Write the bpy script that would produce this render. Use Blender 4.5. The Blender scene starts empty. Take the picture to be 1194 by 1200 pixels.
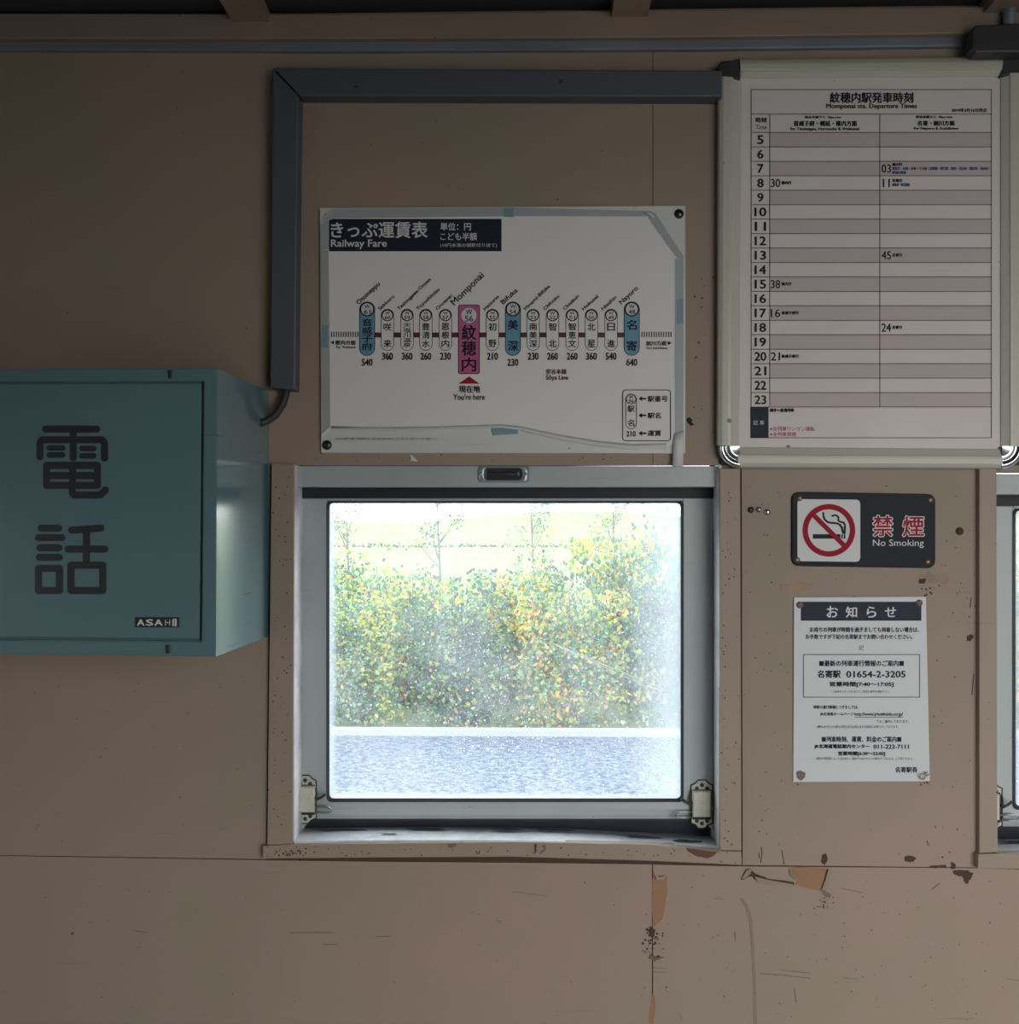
import bpy, bmesh, math, random
from mathutils import Vector, Matrix, Euler
sc = bpy.context.scene
COL = sc.collection
random.seed(7)

# ------------------------------------------------------------------ camera, world, light, exposure
D, ZC = 1.62, 1.50
YAW, PITCH = math.radians(1.35), math.radians(0.6)
cam = bpy.data.cameras.new('camera'); cam_o = bpy.data.objects.new('camera', cam); COL.objects.link(cam_o)
cam_o.location = (0, -D, ZC); cam_o.rotation_euler = Euler((math.pi/2+PITCH, 0, YAW))
cam.lens = 36; cam.sensor_width = 36; cam.clip_start = 0.02; cam.clip_end = 500
sc.camera = cam_o
RM = cam_o.rotation_euler.to_matrix()

sc.view_settings.view_transform = 'Standard'; sc.view_settings.look = 'None'
sc.view_settings.gamma = 1; sc.view_settings.use_curve_mapping = False
sc.view_settings.exposure = 0.0
sc.cycles.use_denoising = True
sc.cycles.max_bounces = 12; sc.cycles.diffuse_bounces = 7; sc.cycles.transparent_max_bounces = 16
sc.cycles.caustics_reflective = False; sc.cycles.caustics_refractive = False
sc.cycles.sample_clamp_indirect = 6

SKY = 6.4
w = bpy.data.worlds.new('overcast_sky'); sc.world = w; w.use_nodes = True
wn = w.node_tree; wn.nodes.clear()
wo = wn.nodes.new('ShaderNodeOutputWorld'); bg = wn.nodes.new('ShaderNodeBackground')
tc = wn.nodes.new('ShaderNodeTexCoord'); sp = wn.nodes.new('ShaderNodeSeparateXYZ'); rp = wn.nodes.new('ShaderNodeValToRGB')
nz = wn.nodes.new('ShaderNodeTexNoise'); nz.inputs['Scale'].default_value = 3
wn.links.new(tc.outputs['Generated'], sp.inputs[0]); wn.links.new(sp.outputs[2], rp.inputs[0])
rp.color_ramp.elements[0].position = 0.0; rp.color_ramp.elements[0].color = (1.0, 0.97, 0.95, 1)
rp.color_ramp.elements[1].position = 0.8; rp.color_ramp.elements[1].color = (0.86, 0.92, 1.0, 1)
wn.links.new(rp.outputs[0], bg.inputs[0]); bg.inputs[1].default_value = SKY
wn.links.new(bg.outputs[0], wo.inputs[0])

# room the carriage-like waiting room stands in (metres)
RX0, RX1, RY = -1.95, 2.35, -2.45
CEIL = ZC + 0.812
# openings of the wall behind the camera: (x0, x1, z0, z1)
BACK_OPEN = [(0.68, 2.30, 0.0, 2.06)]
SIDE_OPEN = (-2.25, -1.35, 0.80, 1.60)        # window in the left wall: y0, y1, z0, z1
SIDE_ROT = -1
def portal(name, loc, rot, sx, sy):
    l = bpy.data.lights.new(name, 'AREA'); l.shape = 'RECTANGLE'; l.size = sx; l.size_y = sy
    l.cycles.is_portal = True
    o = bpy.data.objects.new(name, l); COL.objects.link(o); o.location = loc; o.rotation_euler = rot
for i, (x0, x1, z0, z1) in enumerate(BACK_OPEN):
    portal('daylight_portal', ((x0+x1)/2, RY-0.10, (z0+z1)/2), (math.pi/2, 0, 0), x1-x0, z1-z0)
portal('daylight_portal', (RX0-.10, (SIDE_OPEN[0]+SIDE_OPEN[1])/2, (SIDE_OPEN[2]+SIDE_OPEN[3])/2), (math.pi/2, 0, math.pi/2*SIDE_ROT), SIDE_OPEN[1]-SIDE_OPEN[0], SIDE_OPEN[3]-SIDE_OPEN[2])
portal('daylight_portal', (-0.04, 0.16, ZC-0.22), (math.pi/2, 0, math.pi), 0.72, 0.66)
portal('daylight_portal', (1.08, 0.16, ZC-0.22), (math.pi/2, 0, math.pi), 0.72, 0.66)

# ------------------------------------------------------------------ pixel -> world helpers
def ray(px, py): return RM @ Vector(((px-597)/1200, (600-py)/1200, -1))
def W(px, py, off=0.0):
    d = ray(px, py); t = (D-off)/d.y
    return Vector((d.x*t, -off, ZC+d.z*t))
def GP(px, py, z):
    d = ray(px, py); t = (z-ZC)/d.z
    return Vector((d.x*t, -D+d.y*t, z))

# ------------------------------------------------------------------ materials
def newmat(name):
    m = bpy.data.materials.new(name); m.use_nodes = True
    return m, m.node_tree, m.node_tree.nodes['Principled BSDF']
def N(nt, t, **k):
    n = nt.nodes.new(t)
    for a, b in k.items():
        if a in n.inputs: n.inputs[a].default_value = b
        else: setattr(n, a, b)
    return n
def plain(name, col, rough=.5, metal=0., spec=.5, bump=0, bscale=200):
    m, nt, b = newmat(name)
    b.inputs['Base Color'].default_value = (*col, 1); b.inputs['Roughness'].default_value = rough
    b.inputs['Metallic'].default_value = metal; b.inputs['Specular IOR Level'].default_value = spec
    if bump:
        g = N(nt, 'ShaderNodeNewGeometry'); n = N(nt, 'ShaderNodeTexNoise', Scale=bscale); bu = N(nt, 'ShaderNodeBump', Strength=bump, Distance=.001)
        nt.links.new(g.outputs['Position'], n.inputs['Vector']); nt.links.new(n.outputs[0], bu.inputs['Height']); nt.links.new(bu.outputs[0], b.inputs['Normal'])
    return m
def painted(name, col, col2, dirt=(.05,.035,.025), rough=.5, specks=.5, sscale=22, streak=.0, mott=3.0, bump=.25, spec=.4, size=.11):
    """old paint: mottling between two tones, small chips and specks, fine relief"""
    m, nt, b = newmat(name); L = nt.links.new
    g = N(nt, 'ShaderNodeNewGeometry')
    n1 = N(nt, 'ShaderNodeTexNoise', Scale=mott, Detail=6, Roughness=.6); L(g.outputs['Position'], n1.inputs['Vector'])
    r1 = N(nt, 'ShaderNodeMapRange'); L(n1.outputs[0], r1.inputs[0]); r1.inputs[1].default_value = .35; r1.inputs[2].default_value = .65
    mx = N(nt, 'ShaderNodeMix', data_type='RGBA'); L(r1.outputs[0], mx.inputs[0]); mx.inputs[6].default_value = (*col, 1); mx.inputs[7].default_value = (*col2, 1)
    # dots: only some voronoi cells carry one
    nd = N(nt, 'ShaderNodeTexNoise', Scale=90., Detail=2); L(g.outputs['Position'], nd.inputs['Vector'])
    ad = N(nt, 'ShaderNodeVectorMath', operation='MULTIPLY_ADD'); L(nd.outputs['Color'], ad.inputs[0]); ad.inputs[1].default_value = (.006,)*3; L(g.outputs['Position'], ad.inputs[2])
    last = mx.outputs[2]
    for sc_, thr, siz in ((sscale, 1-specks*.55, size), (sscale*2.7, 1-specks*.4, size*1.1)):
        v = N(nt, 'ShaderNodeTexVoronoi', Scale=sc_); L(ad.outputs[0], v.inputs['Vector'])
        sx = N(nt, 'ShaderNodeSeparateColor'); L(v.outputs['Color'], sx.inputs[0])
        a = N(nt, 'ShaderNodeMapRange'); L(sx.outputs[0], a.inputs[0]); a.inputs[1].default_value = thr; a.inputs[2].default_value = 1.0; a.inputs[3].default_value = 0; a.inputs[4].default_value = siz
        c = N(nt, 'ShaderNodeMath', operation='SUBTRACT'); L(a.outputs[0], c.inputs[0]); L(v.outputs['Distance'], c.inputs[1])
        e = N(nt, 'ShaderNodeMapRange'); L(c.outputs[0], e.inputs[0]); e.inputs[1].default_value = 0; e.inputs[2].default_value = .02; e.inputs[4].default_value = .85
        m2 = N(nt, 'ShaderNodeMix', data_type='RGBA'); L(e.outputs[0], m2.inputs[0]); L(last, m2.inputs[6]); m2.inputs[7].default_value = (*dirt, 1)
        last = m2.outputs[2]
    # thin horizontal scuffs
    mp = N(nt, 'ShaderNodeMapping'); mp.inputs['Scale'].default_value = (3, 3, 160); L(g.outputs['Position'], mp.inputs[0])
    ns = N(nt, 'ShaderNodeTexNoise', Scale=1.3, Detail=3); L(mp.outputs[0], ns.inputs['Vector'])
    rs = N(nt, 'ShaderNodeMapRange'); L(ns.outputs[0], rs.inputs[0]); rs.inputs[1].default_value = .69; rs.inputs[2].default_value = .76; rs.inputs[4].default_value = .5+streak
    m3 = N(nt, 'ShaderNodeMix', data_type='RGBA'); L(rs.outputs[0], m3.inputs[0]); L(last, m3.inputs[6]); m3.inputs[7].default_value = (col[0]*.55, col[1]*.5, col[2]*.45, 1)
    L(m3.outputs[2], b.inputs['Base Color'])
    b.inputs['Roughness'].default_value = rough; b.inputs['Specular IOR Level'].default_value = spec
    nb = N(nt, 'ShaderNodeTexNoise', Scale=60., Detail=5); L(g.outputs['Position'], nb.inputs['Vector'])
    bu = N(nt, 'ShaderNodeBump', Strength=bump, Distance=.002); L(nb.outputs[0], bu.inputs['Height']); L(bu.outputs[0], b.inputs['Normal'])
    return m

M = {}
M['wall'] = painted('cream_wall_paint', (.395,.288,.235), (.335,.283,.215), rough=.6, mott=1.7, specks=.36, size=.085)
M['trim'] = painted('cream_trim_paint', (.395,.305,.24), (.345,.275,.215), rough=.5, specks=.85, sscale=34, size=.12)
M['ledge'] = painted('brown_cream_paint', (.36,.27,.21), (.30,.23,.185), rough=.5, specks=.2)
M['grey'] = painted('grey_blue_paint', (.105,.117,.145), (.095,.105,.13), rough=.5, specks=.3)
M['rail'] = painted('light_grey_blue_paint', (.22,.26,.31), (.17,.20,.24), rough=.45, specks=.7, sscale=30)
M['dark'] = plain('dark_gap', (.012,.012,.014), .8)
M['ceil'] = plain('dark_ceiling_paint', (.045,.045,.055), .7)
M['teal'] = painted('teal_enamel', (.125,.235,.27), (.118,.225,.255), dirt=(.02,.025,.03), rough=.2, specks=.12, sscale=14, mott=2, bump=.05, spec=.6, size=.05)
b_ = M['teal'].node_tree.nodes['Principled BSDF']; b_.inputs['Coat Weight'].default_value = .7; b_.inputs['Coat Roughness'].default_value = .13
M['ink'] = plain('dark_navy_ink', (.016,.018,.028), .6, spec=.2)
M['black'] = plain('black_enamel', (.02,.022,.03), .4)
M['navy'] = plain('navy_print', (.016,.022,.042), .55, spec=.25)
M['sash'] = painted('pale_grey_sash_paint', (.50,.55,.55), (.42,.48,.485), dirt=(.03,.03,.03), rough=.4, specks=.35, sscale=26, bump=.12, size=.09)
M['sashlow'] = painted('grimy_sash_paint', (.36,.39,.40), (.16,.17,.19), dirt=(.02,.02,.02), rough=.45, specks=.5, sscale=30, mott=14)
M['rubber_and_shade'] = plain('black_rubber_and_shade', (.015,.016,.022), .6)  # black rubber, also painted shade at the latches and below the head board
M['sill'] = painted('weathered_sill_paint', (.82,.83,.86), (.55,.57,.60), dirt=(.06,.06,.07), rough=.4, specks=.6, sscale=18, mott=18, streak=.3)
M['boardw'] = painted('white_board', (.74,.76,.72), (.68,.71,.68), dirt=(.12,.09,.07), rough=.35, specks=.12, sscale=25, bump=.05)
M['paper'] = plain('laminated_paper', (.87,.86,.85), .5, spec=.25)
M['tape'] = plain('clear_tape', (.42,.47,.485), .35, spec=.4)
M['bluetape'] = plain('blue_tape', (.22,.36,.43), .35)
M['pink'] = plain('pink_print', (.56,.13,.30), .4)
M['skyblue'] = plain('blue_print', (.14,.36,.50), .4)
M['maroon'] = plain('maroon_print', (.10,.022,.04), .4)
M['red'] = plain('red_print', (.36,.018,.035), .6, spec=.12)
M['crimson'] = plain('crimson_print', (.45,.04,.13), .4)
M['white'] = plain('white_print', (.74,.75,.76), .5, spec=.25)
M['blueink'] = plain('blue_ink', (.03,.10,.22), .4)
M['ttpaper'] = painted('timetable_paper', (.79,.755,.73), (.74,.69,.67), dirt=(.13,.10,.09), rough=.55, specks=.12, sscale=25, bump=.03)
M['ttrow'] = plain('pinkish_grey_print', (.60,.53,.525), .55, spec=.25)
M['ttframe'] = painted('cream_frame_enamel', (.62,.61,.53), (.59,.585,.51), dirt=(.06,.05,.04), rough=.35, specks=.35, sscale=26, bump=.04)
M['chrome'] = plain('chrome', (.62,.66,.70), .16, metal=1)
M['steel'] = plain('dull_steel', (.35,.37,.38), .35, metal=.9)
M['pullmetal'] = plain('tarnished_plate', (.33,.40,.42), .3, metal=.35)
M['plastic'] = plain('dark_plastic', (.035,.036,.042), .45)
M['brass'] = plain('aged_brass', (.30,.20,.12), .4, metal=.6)
M['rawwood'] = plain('bare_plywood', (.36,.20,.115), .8, bump=.5, bscale=120)
M['rawdark'] = plain('dark_bare_wood', (.08,.048,.035), .85, bump=.5, bscale=160)
M['curl'] = plain('curled_paint', (.20,.16,.135), .7)
M['stain'] = plain('rust_drip', (.285,.21,.165), .6)
M['adhesive'] = painted('old_glue', (.38,.25,.16), (.28,.19,.13), dirt=(.08,.05,.03), specks=.8, sscale=60, mott=40)
M['cream_metal'] = painted('cream_latch_enamel', (.62,.62,.50), (.50,.50,.42), dirt=(.12,.09,.05), rough=.4, specks=.6, sscale=60, mott=40)
M['floor'] = painted('worn_floor', (.22,.195,.17), (.17,.15,.135), rough=.5, specks=.2)
M['paint_back'] = plain('cream_room_paint', (.26,.22,.18), .6)
M['outer'] = plain('outer_cladding', (.25,.27,.27), .6)

def glass_mat(name, dusty=True):
    m = bpy.data.materials.new(name); m.use_nodes = True; nt = m.node_tree; nt.nodes.clear(); L = nt.links.new
    out = N(nt, 'ShaderNodeOutputMaterial'); tr = N(nt, 'ShaderNodeBsdfTransparent'); tr.inputs[0].default_value = (.95,.98,.97,1)
    gl = N(nt, 'ShaderNodeBsdfGlossy', Roughness=.02); lw_ = N(nt, 'ShaderNodeLayerWeight', Blend=.5); p5 = N(nt, 'ShaderNodeMath', operation='POWER'); L(lw_.outputs['Facing'], p5.inputs[0]); p5.inputs[1].default_value = 5; fr = N(nt, 'ShaderNodeMapRange'); L(p5.outputs[0], fr.inputs[0]); fr.inputs[3].default_value = .04
    m1 = N(nt, 'ShaderNodeMixShader'); L(fr.outputs[0], m1.inputs[0]); L(tr.outputs[0], m1.inputs[1]); L(gl.outputs[0], m1.inputs[2])
    if not dusty:
        L(m1.outputs[0], out.inputs[0]); return m
    tl = N(nt, 'ShaderNodeBsdfTranslucent'); tl.inputs[0].default_value = (.60,.66,.72,1)
    df = N(nt, 'ShaderNodeBsdfDiffuse'); df.inputs[0].default_value = (.8,.8,.8,1)
    md = N(nt, 'ShaderNodeMixShader'); md.inputs[0].default_value = .25; L(tl.outputs[0], md.inputs[1]); L(df.outputs[0], md.inputs[2])
    g = N(nt, 'ShaderNodeNewGeometry'); tcn = N(nt, 'ShaderNodeTexCoord')
    # film of dust
    n = N(nt, 'ShaderNodeTexNoise', Scale=9., Detail=5, Roughness=.65); L(g.outputs['Position'], n.inputs['Vector'])
    film = N(nt, 'ShaderNodeMapRange'); L(n.outputs[0], film.inputs[0]); film.inputs[1].default_value = .35; film.inputs[2].default_value = .7; film.inputs[3].default_value = .03; film.inputs[4].default_value = .15
    # grime gathered along the glazing
    s = N(nt, 'ShaderNodeSeparateXYZ'); L(tcn.outputs['Generated'], s.inputs[0])
    def edge(out_, aspect, wdt):
        a = N(nt, 'ShaderNodeMath', operation='SUBTRACT'); L(out_, a.inputs[0]); a.inputs[1].default_value = .5
        b = N(nt, 'ShaderNodeMath', operation='ABSOLUTE'); L(a.outputs[0], b.inputs[0])
        c = N(nt, 'ShaderNodeMapRange', interpolation_type='SMOOTHERSTEP'); L(b.outputs[0], c.inputs[0]); c.inputs[1].default_value = .5-wdt; c.inputs[2].default_value = .5
        c.inputs[4].default_value = aspect
        return c.outputs[0]
    e1 = edge(s.outputs[0], .6, .045); e2 = edge(s.outputs[2], .7, .05)
    rb = N(nt, 'ShaderNodeMapRange', interpolation_type='SMOOTHSTEP'); L(s.outputs[0], rb.inputs[0]); rb.inputs[1].default_value = .82; rb.inputs[2].default_value = 1.; rb.inputs[4].default_value = .30
    e3 = N(nt, 'ShaderNodeMath', operation='MAXIMUM'); L(e1, e3.inputs[0]); L(rb.outputs[0], e3.inputs[1]); e1 = e3.outputs[0]
    mxe = N(nt, 'ShaderNodeMath', operation='MAXIMUM'); L(e1, mxe.inputs[0]); L(e2, mxe.inputs[1])
    # water spots
    last = None
    for scl, thr, siz in ((150., .55, .30), (380., .5, .32), (70., .9, .2)):
        v = N(nt, 'ShaderNodeTexVoronoi', Scale=scl); L(g.outputs['Position'], v.inputs['Vector'])
        sx = N(nt, 'ShaderNodeSeparateColor'); L(v.outputs['Color'], sx.inputs[0])
        a = N(nt, 'ShaderNodeMapRange'); L(sx.outputs[0], a.inputs[0]); a.inputs[1].default_value = thr; a.inputs[2].default_value = 1.; a.inputs[4].default_value = siz
        c = N(nt, 'ShaderNodeMath', operation='SUBTRACT'); L(a.outputs[0], c.inputs[0]); L(v.outputs['Distance'], c.inputs[1])
        e = N(nt, 'ShaderNodeMapRange'); L(c.outputs[0], e.inputs[0]); e.inputs[1].default_value = 0; e.inputs[2].default_value = .06; e.inputs[4].default_value = .75
        if last is None: last = e.outputs[0]
        else:
            q = N(nt, 'ShaderNodeMath', operation='MAXIMUM'); L(last, q.inputs[0]); L(e.outputs[0], q.inputs[1]); last = q.outputs[0]
    # patches where the spots are dense
    n2 = N(nt, 'ShaderNodeTexNoise', Scale=5., Detail=3); L(g.outputs['Position'], n2.inputs['Vector'])
    pm = N(nt, 'ShaderNodeMapRange'); L(n2.outputs[0], pm.inputs[0]); pm.inputs[1].default_value = .35; pm.inputs[2].default_value = .62; pm.inputs[3].default_value = .25; pm.inputs[4].default_value = 1
    sm = N(nt, 'ShaderNodeMath', operation='MULTIPLY'); L(last, sm.inputs[0]); L(pm.outputs[0], sm.inputs[1])
    a1 = N(nt, 'ShaderNodeMath', operation='ADD'); L(film.outputs[0], a1.inputs[0]); L(mxe.outputs[0], a1.inputs[1])
    a2 = N(nt, 'ShaderNodeMath', operation='ADD', use_clamp=True); L(a1.outputs[0], a2.inputs[0]); L(sm.outputs[0], a2.inputs[1])
    a3 = N(nt, 'ShaderNodeMath', operation='MINIMUM'); L(a2.outputs[0], a3.inputs[0]); a3.inputs[1].default_value = .92
    m2 = N(nt, 'ShaderNodeMixShader'); L(a3.outputs[0], m2.inputs[0]); L(m1.outputs[0], m2.inputs[1]); L(md.outputs[0], m2.inputs[2])
    L(m2.outputs[0], out.inputs[0]); return m
M['glass'] = glass_mat('dusty_window_glass'); M['clearglass'] = glass_mat('clear_glass', False)
M['scratch'] = plain('glass_scratch', (.85,.88,.9), .5)
nt = M['scratch'].node_tree; M['scratch'].node_tree.nodes['Principled BSDF'].inputs['Transmission Weight'].default_value = .6

# ------------------------------------------------------------------ object helpers
def tag(o, label=None, cat=None, group=None, kind=None):
    if label: o['label'] = label
    if cat: o['category'] = cat
    if group: o['group'] = group
    if kind: o['kind'] = kind
    return o
def empty(name, loc, label=None, cat=None, group=None, kind=None):
    o = bpy.data.objects.new(name, None); COL.objects.link(o); o.location = loc; o.empty_display_size = .05
    return tag(o, label, cat, group, kind)
def wloc(o):
    v = Vector((0,0,0))
    while o is not None: v += o.location; o = o.parent
    return v
def link(name, me, mat, parent=None, smooth=False):
    o = bpy.data.objects.new(name, me); COL.objects.link(o)
    mats = mat if isinstance(mat, (list, tuple)) else [mat]
    for m_ in mats: me.materials.append(m_)
    if parent is not None:
        me.transform(Matrix.Translation(-wloc(parent))); o.parent = parent
    if smooth:
        for p in me.polygons: p.use_smooth = True
    return o
def build(name, bm, mat, parent=None, smooth=False, origin=None):
    me = bpy.data.meshes.new(name); bm.normal_update(); bm.to_mesh(me); bm.free()
    if origin is not None:
        me.transform(Matrix.Translation(-Vector(origin)))
    o = link(name, me, mat, parent, smooth)
    if origin is not None: o.location = origin
    return o
def prism(bm, front, depth, bev=0, seg=2):
    """front: world points at the front, extruded +y by depth; front edges bevelled"""
    c = sum(front, Vector())/len(front)
    f = [bm.verts.new(p) for p in front]; b = [bm.verts.new(p+Vector((0,depth,0))) for p in front]
    n = len(f); face = bm.faces.new(f); bf = bm.faces.new(list(reversed(b))); ss = [face, bf]
    for i in range(n): ss.append(bm.faces.new((f[(i+1)%n], f[i], b[i], b[(i+1)%n])))
    bmesh.ops.recalc_face_normals(bm, faces=ss)
    if bev:
        bmesh.ops.bevel(bm, geom=list(face.edges), offset=bev, segments=seg, affect='EDGES', profile=.5)
def pp(name, pts, off, depth, mat, parent=None, bev=0, seg=2, smooth=False):
    bm = bmesh.new(); prism(bm, [W(x, y, off) for x, y in pts], depth, bev, seg)
    return build(name, bm, mat, parent, smooth)
def R4(x0, y0, x1, y1): return [(x0,y0),(x1,y0),(x1,y1),(x0,y1)]
def rrect(x0, y0, x1, y1, r, n=5):
    o = []
    for cx, cy, a in ((x1-r,y0+r,-90),(x1-r,y1-r,0),(x0+r,y1-r,90),(x0+r,y0+r,180)):
        for k in range(n+1):
            t = math.radians(a+90*k/n); o.append((cx+r*math.cos(t), cy+r*math.sin(t)))
    return o
def box(bm, a, b):
    vs = [bm.verts.new((x,y,z)) for x in (a[0],b[0]) for y in (a[1],b[1]) for z in (a[2],b[2])]
    for q in ((0,1,3,2),(4,6,7,5),(0,4,5,1),(2,3,7,6),(0,2,6,4),(1,5,7,3)): bm.faces.new([vs[i] for i in q])
def tube(bm, pts, r, n=10, cap=True):
    rings = []; k = len(pts)
    for i, p in enumerate(pts):
        p = Vector(p); t = (Vector(pts[min(i+1,k-1)])-Vector(pts[max(i-1,0)])).normalized()
        u = t.orthogonal().normalized() if i == 0 else (rings_u - t*rings_u.dot(t)).normalized()
        rings_u = u; v = t.cross(u)
        rr = r[i] if isinstance(r, (list,tuple)) else r
        rings.append([bm.verts.new(p+u*rr*math.cos(2*math.pi*j/n)+v*rr*math.sin(2*math.pi*j/n)) for j in range(n)])
    for a, b in zip(rings, rings[1:]):
        for j in range(n): bm.faces.new((a[j], a[(j+1)%n], b[(j+1)%n], b[j]))
    if cap: bm.faces.new(list(reversed(rings[0]))); bm.faces.new(rings[-1])
def dome(bm, c, r, h, n=14):
    """low dome facing -y"""
    prev = None
    for k in range(5):
        a = math.pi/2*k/4; rr = r*math.cos(a); y = -h*math.sin(a)
        if k == 4:
            t = bm.verts.new((c[0], c[1]+y, c[2]))
            for j in range(n): bm.faces.new((prev[j], prev[(j+1)%n], t))
            break
        ring = [bm.verts.new((c[0]+rr*math.cos(2*math.pi*j/n), c[1]+y, c[2]+rr*math.sin(2*math.pi*j/n))) for j in range(n)]
        if prev:
            for j in range(n): bm.faces.new((prev[j], prev[(j+1)%n], ring[(j+1)%n], ring[j]))
        prev = ring

# ------------------------------------------------------------------ flat print: lettering and shapes laid on a plane
BOLD = 2.6; OFFS = ((0,0),(1,0),(-1,0),(0,.7),(0,-.7))
class Ink:
    def __init__(self, off): self.off = off; self.v = []; self.f = []
    def add(self, pts, faces, j=0):
        b = len(self.v); self.v += [W(x, y, self.off+j*2e-5) for x, y in pts]; self.f += [tuple(b+i for i in f) for f in faces]
    def poly(self, pts, j=0): self.add(pts, [tuple(range(len(pts)))], j); return self
    def rect(self, x0, y0, x1, y1): return self.poly(R4(x0,y0,x1,y1))
    def disc(self, x, y, r, n=28, j=0): return self.poly([(x+r*math.cos(2*math.pi*i/n), y+r*math.sin(2*math.pi*i/n)) for i in range(n)], j)
    def ring(self, x, y, r0, r1, n=48):
        p = []
        for i in range(n):
            c, s = math.cos(2*math.pi*i/n), math.sin(2*math.pi*i/n); p += [(x+r0*c,y+r0*s),(x+r1*c,y+r1*s)]
        self.add(p, [(2*i,2*i+1,(2*i+3)%(2*n),(2*i+2)%(2*n)) for i in range(n)]); return self
    def loop(self, pts, w):
        """closed outline of even width"""
        n = len(pts); p = []
        for i in range(n):
            a, b, c = Vector(pts[i-1]), Vector(pts[i]), Vector(pts[(i+1)%n])
            t1 = (b-a).normalized(); t2 = (c-b).normalized(); n1 = Vector((-t1.y,t1.x)); n2 = Vector((-t2.y,t2.x))
            m_ = (n1+n2).normalized(); k = w/2/max(.3, m_.dot(n1)); p += [tuple(b+m_*k), tuple(b-m_*k)]
        self.add(p, [(2*i,2*i+1,(2*i+3)%(2*n),(2*i+2)%(2*n)) for i in range(n)]); return self
    def line(self, pts, w, round_=True):
        for a, b in zip(pts, pts[1:]):
            a, b = Vector(a), Vector(b); t = (b-a).normalized(); n = Vector((-t.y,t.x))*w/2
            self.k = getattr(self, 'k', 0)+1; self.poly([tuple(a+n), tuple(b+n), tuple(b-n), tuple(a-n)], self.k)
        if round_:
            for q in pts: self.k += 1; self.disc(q[0], q[1], w/2, 14, self.k)
        return self
    def text(self, s, x0, y0, x1, y1, bold=0.):
        v, f, (a, b, c, d) = glyphs(s); e_ = min(bold*BOLD*(y1-y0), .45)
        x0 += e_*.6; x1 -= e_*.6; sx, sy = (x1-x0)/(c-a), (y1-y0)/(d-b)
        for j, (ox, oy) in enumerate(OFFS if e_ > 0 else OFFS[:1]): self.add([(x0+(p[0]-a)*sx+ox*e_, y1-(p[1]-b)*sy+oy*e_) for p in v], f, j)
        return self
    def slant(self, s, x0, y0, x1, y1, h, bold=0.):
        """text along the line (x0,y0)->(x1,y1); h = height of a capital"""
        v, f, (a, b, c, d) = glyphs(s); e_ = min(bold*BOLD*h*1.5, .4); t = Vector((x1-x0, y1-y0)); sx = t.length/(c-a); t.normalize(); up = Vector((t.y, -t.x)); sy = h/.70
        for j, (ox, oy) in enumerate(OFFS): self.add([(x0+t.x*(p[0]-a)*sx+up.x*p[1]*sy+ox*e_, y0+t.y*(p[0]-a)*sx+up.y*p[1]*sy+oy*e_) for p in v], f, j)
        return self
    def stack(self, s, cx, w_, ys, bold=0.):
        for ch, (a, b) in zip(s, ys): self.text(ch, cx-w_/2, a, cx+w_/2, b, bold)
        return self
    def done(self, name, mat, parent, label=None, kind=None):
        me = bpy.data.meshes.new(name); me.from_pydata([tuple(p) for p in self.v], [], self.f); me.update()
        o = link(name, me, mat, parent)
        if label: o['label'] = label
        if kind: o['kind'] = kind
        return o
_gl = {}
def glyphs(s):
    k = s
    if k not in _gl:
        c = bpy.data.curves.new('lettering', 'FONT'); c.body = s; c.size = 1; c.resolution_u = 3; c.fill_mode = 'FRONT'
        o = bpy.data.objects.new('lettering', c); COL.objects.link(o)
        bpy.context.view_layer.update()
        me = bpy.data.meshes.new_from_object(o.evaluated_get(bpy.context.evaluated_depsgraph_get()))
        v = [(p.co.x, p.co.y) for p in me.vertices]; f = [tuple(p.vertices) for p in me.polygons]
        bpy.data.objects.remove(o); bpy.data.curves.remove(c); bpy.data.meshes.remove(me)
        if not v: v = [(0,0),(1,0),(1,1),(0,1)]; f = []
        xs = [p[0] for p in v]; ys = [p[1] for p in v]
        _gl[k] = (v, f, (min(xs), min(ys), max(xs), max(ys)))
    return _gl[k]

# ================================================================== THE SETTING
# openings of the front wall in world x,z
WL, WR = W(345,700,.012).x, W(843,700,.012).x
WT, WB = W(600,545,.0).z, W(600,988,.0).z
W2L = W(1168,700,.012).x; W2R = W2L+(WR-WL)
def wall_with_holes(name, y0, y1, holes, mat, x0=RX0, x1=RX1, zt=CEIL):
    bm = bmesh.new(); holes = sorted(holes); x = x0
    for (a, b, c, d) in holes:
        if a > x: box(bm, (x, y0, -.02), (a, y1, zt))
        if c > 0: box(bm, (a, y0, -.02), (b, y1, c))
        box(bm, (a, y0, d), (b, y1, zt)); x = b
    box(bm, (x, y0, -.02), (x1, y1, zt))
    return tag(build(name, bm, mat), kind='structure')
e = .004
WT2, WB2 = W(1180,554,0).z, W(1180,999,0).z
wf = wall_with_holes('wall_front', 0, .10, [(WL-e, WR+e, WB-.012, WT+.004), (W2L-e, W2R+e, WB2-.012, WT2+.004)], M['rawdark'])
wb = wall_with_holes('wall_back', RY-.10, RY, BACK_OPEN, M['paint_back'])
ya, yb, za, zb_ = SIDE_OPEN
bm = bmesh.new()
for a_, b_ in (((RX0-.1, RY-.1, -.02), (RX0, ya, CEIL)), ((RX0-.1, yb, -.02), (RX0, .1, CEIL)), ((RX0-.1, ya, -.02), (RX0, yb, za)), ((RX0-.1, ya, zb_), (RX0, yb, CEIL))): box(bm, a_, b_)
tag(build('wall_left', bm, M['paint_back']), kind='structure')
bm = bmesh.new(); box(bm, (RX1, RY-.1, -.02), (RX1+.1, .1, CEIL)); tag(build('wall_right', bm, M['paint_back']), kind='structure')
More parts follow.
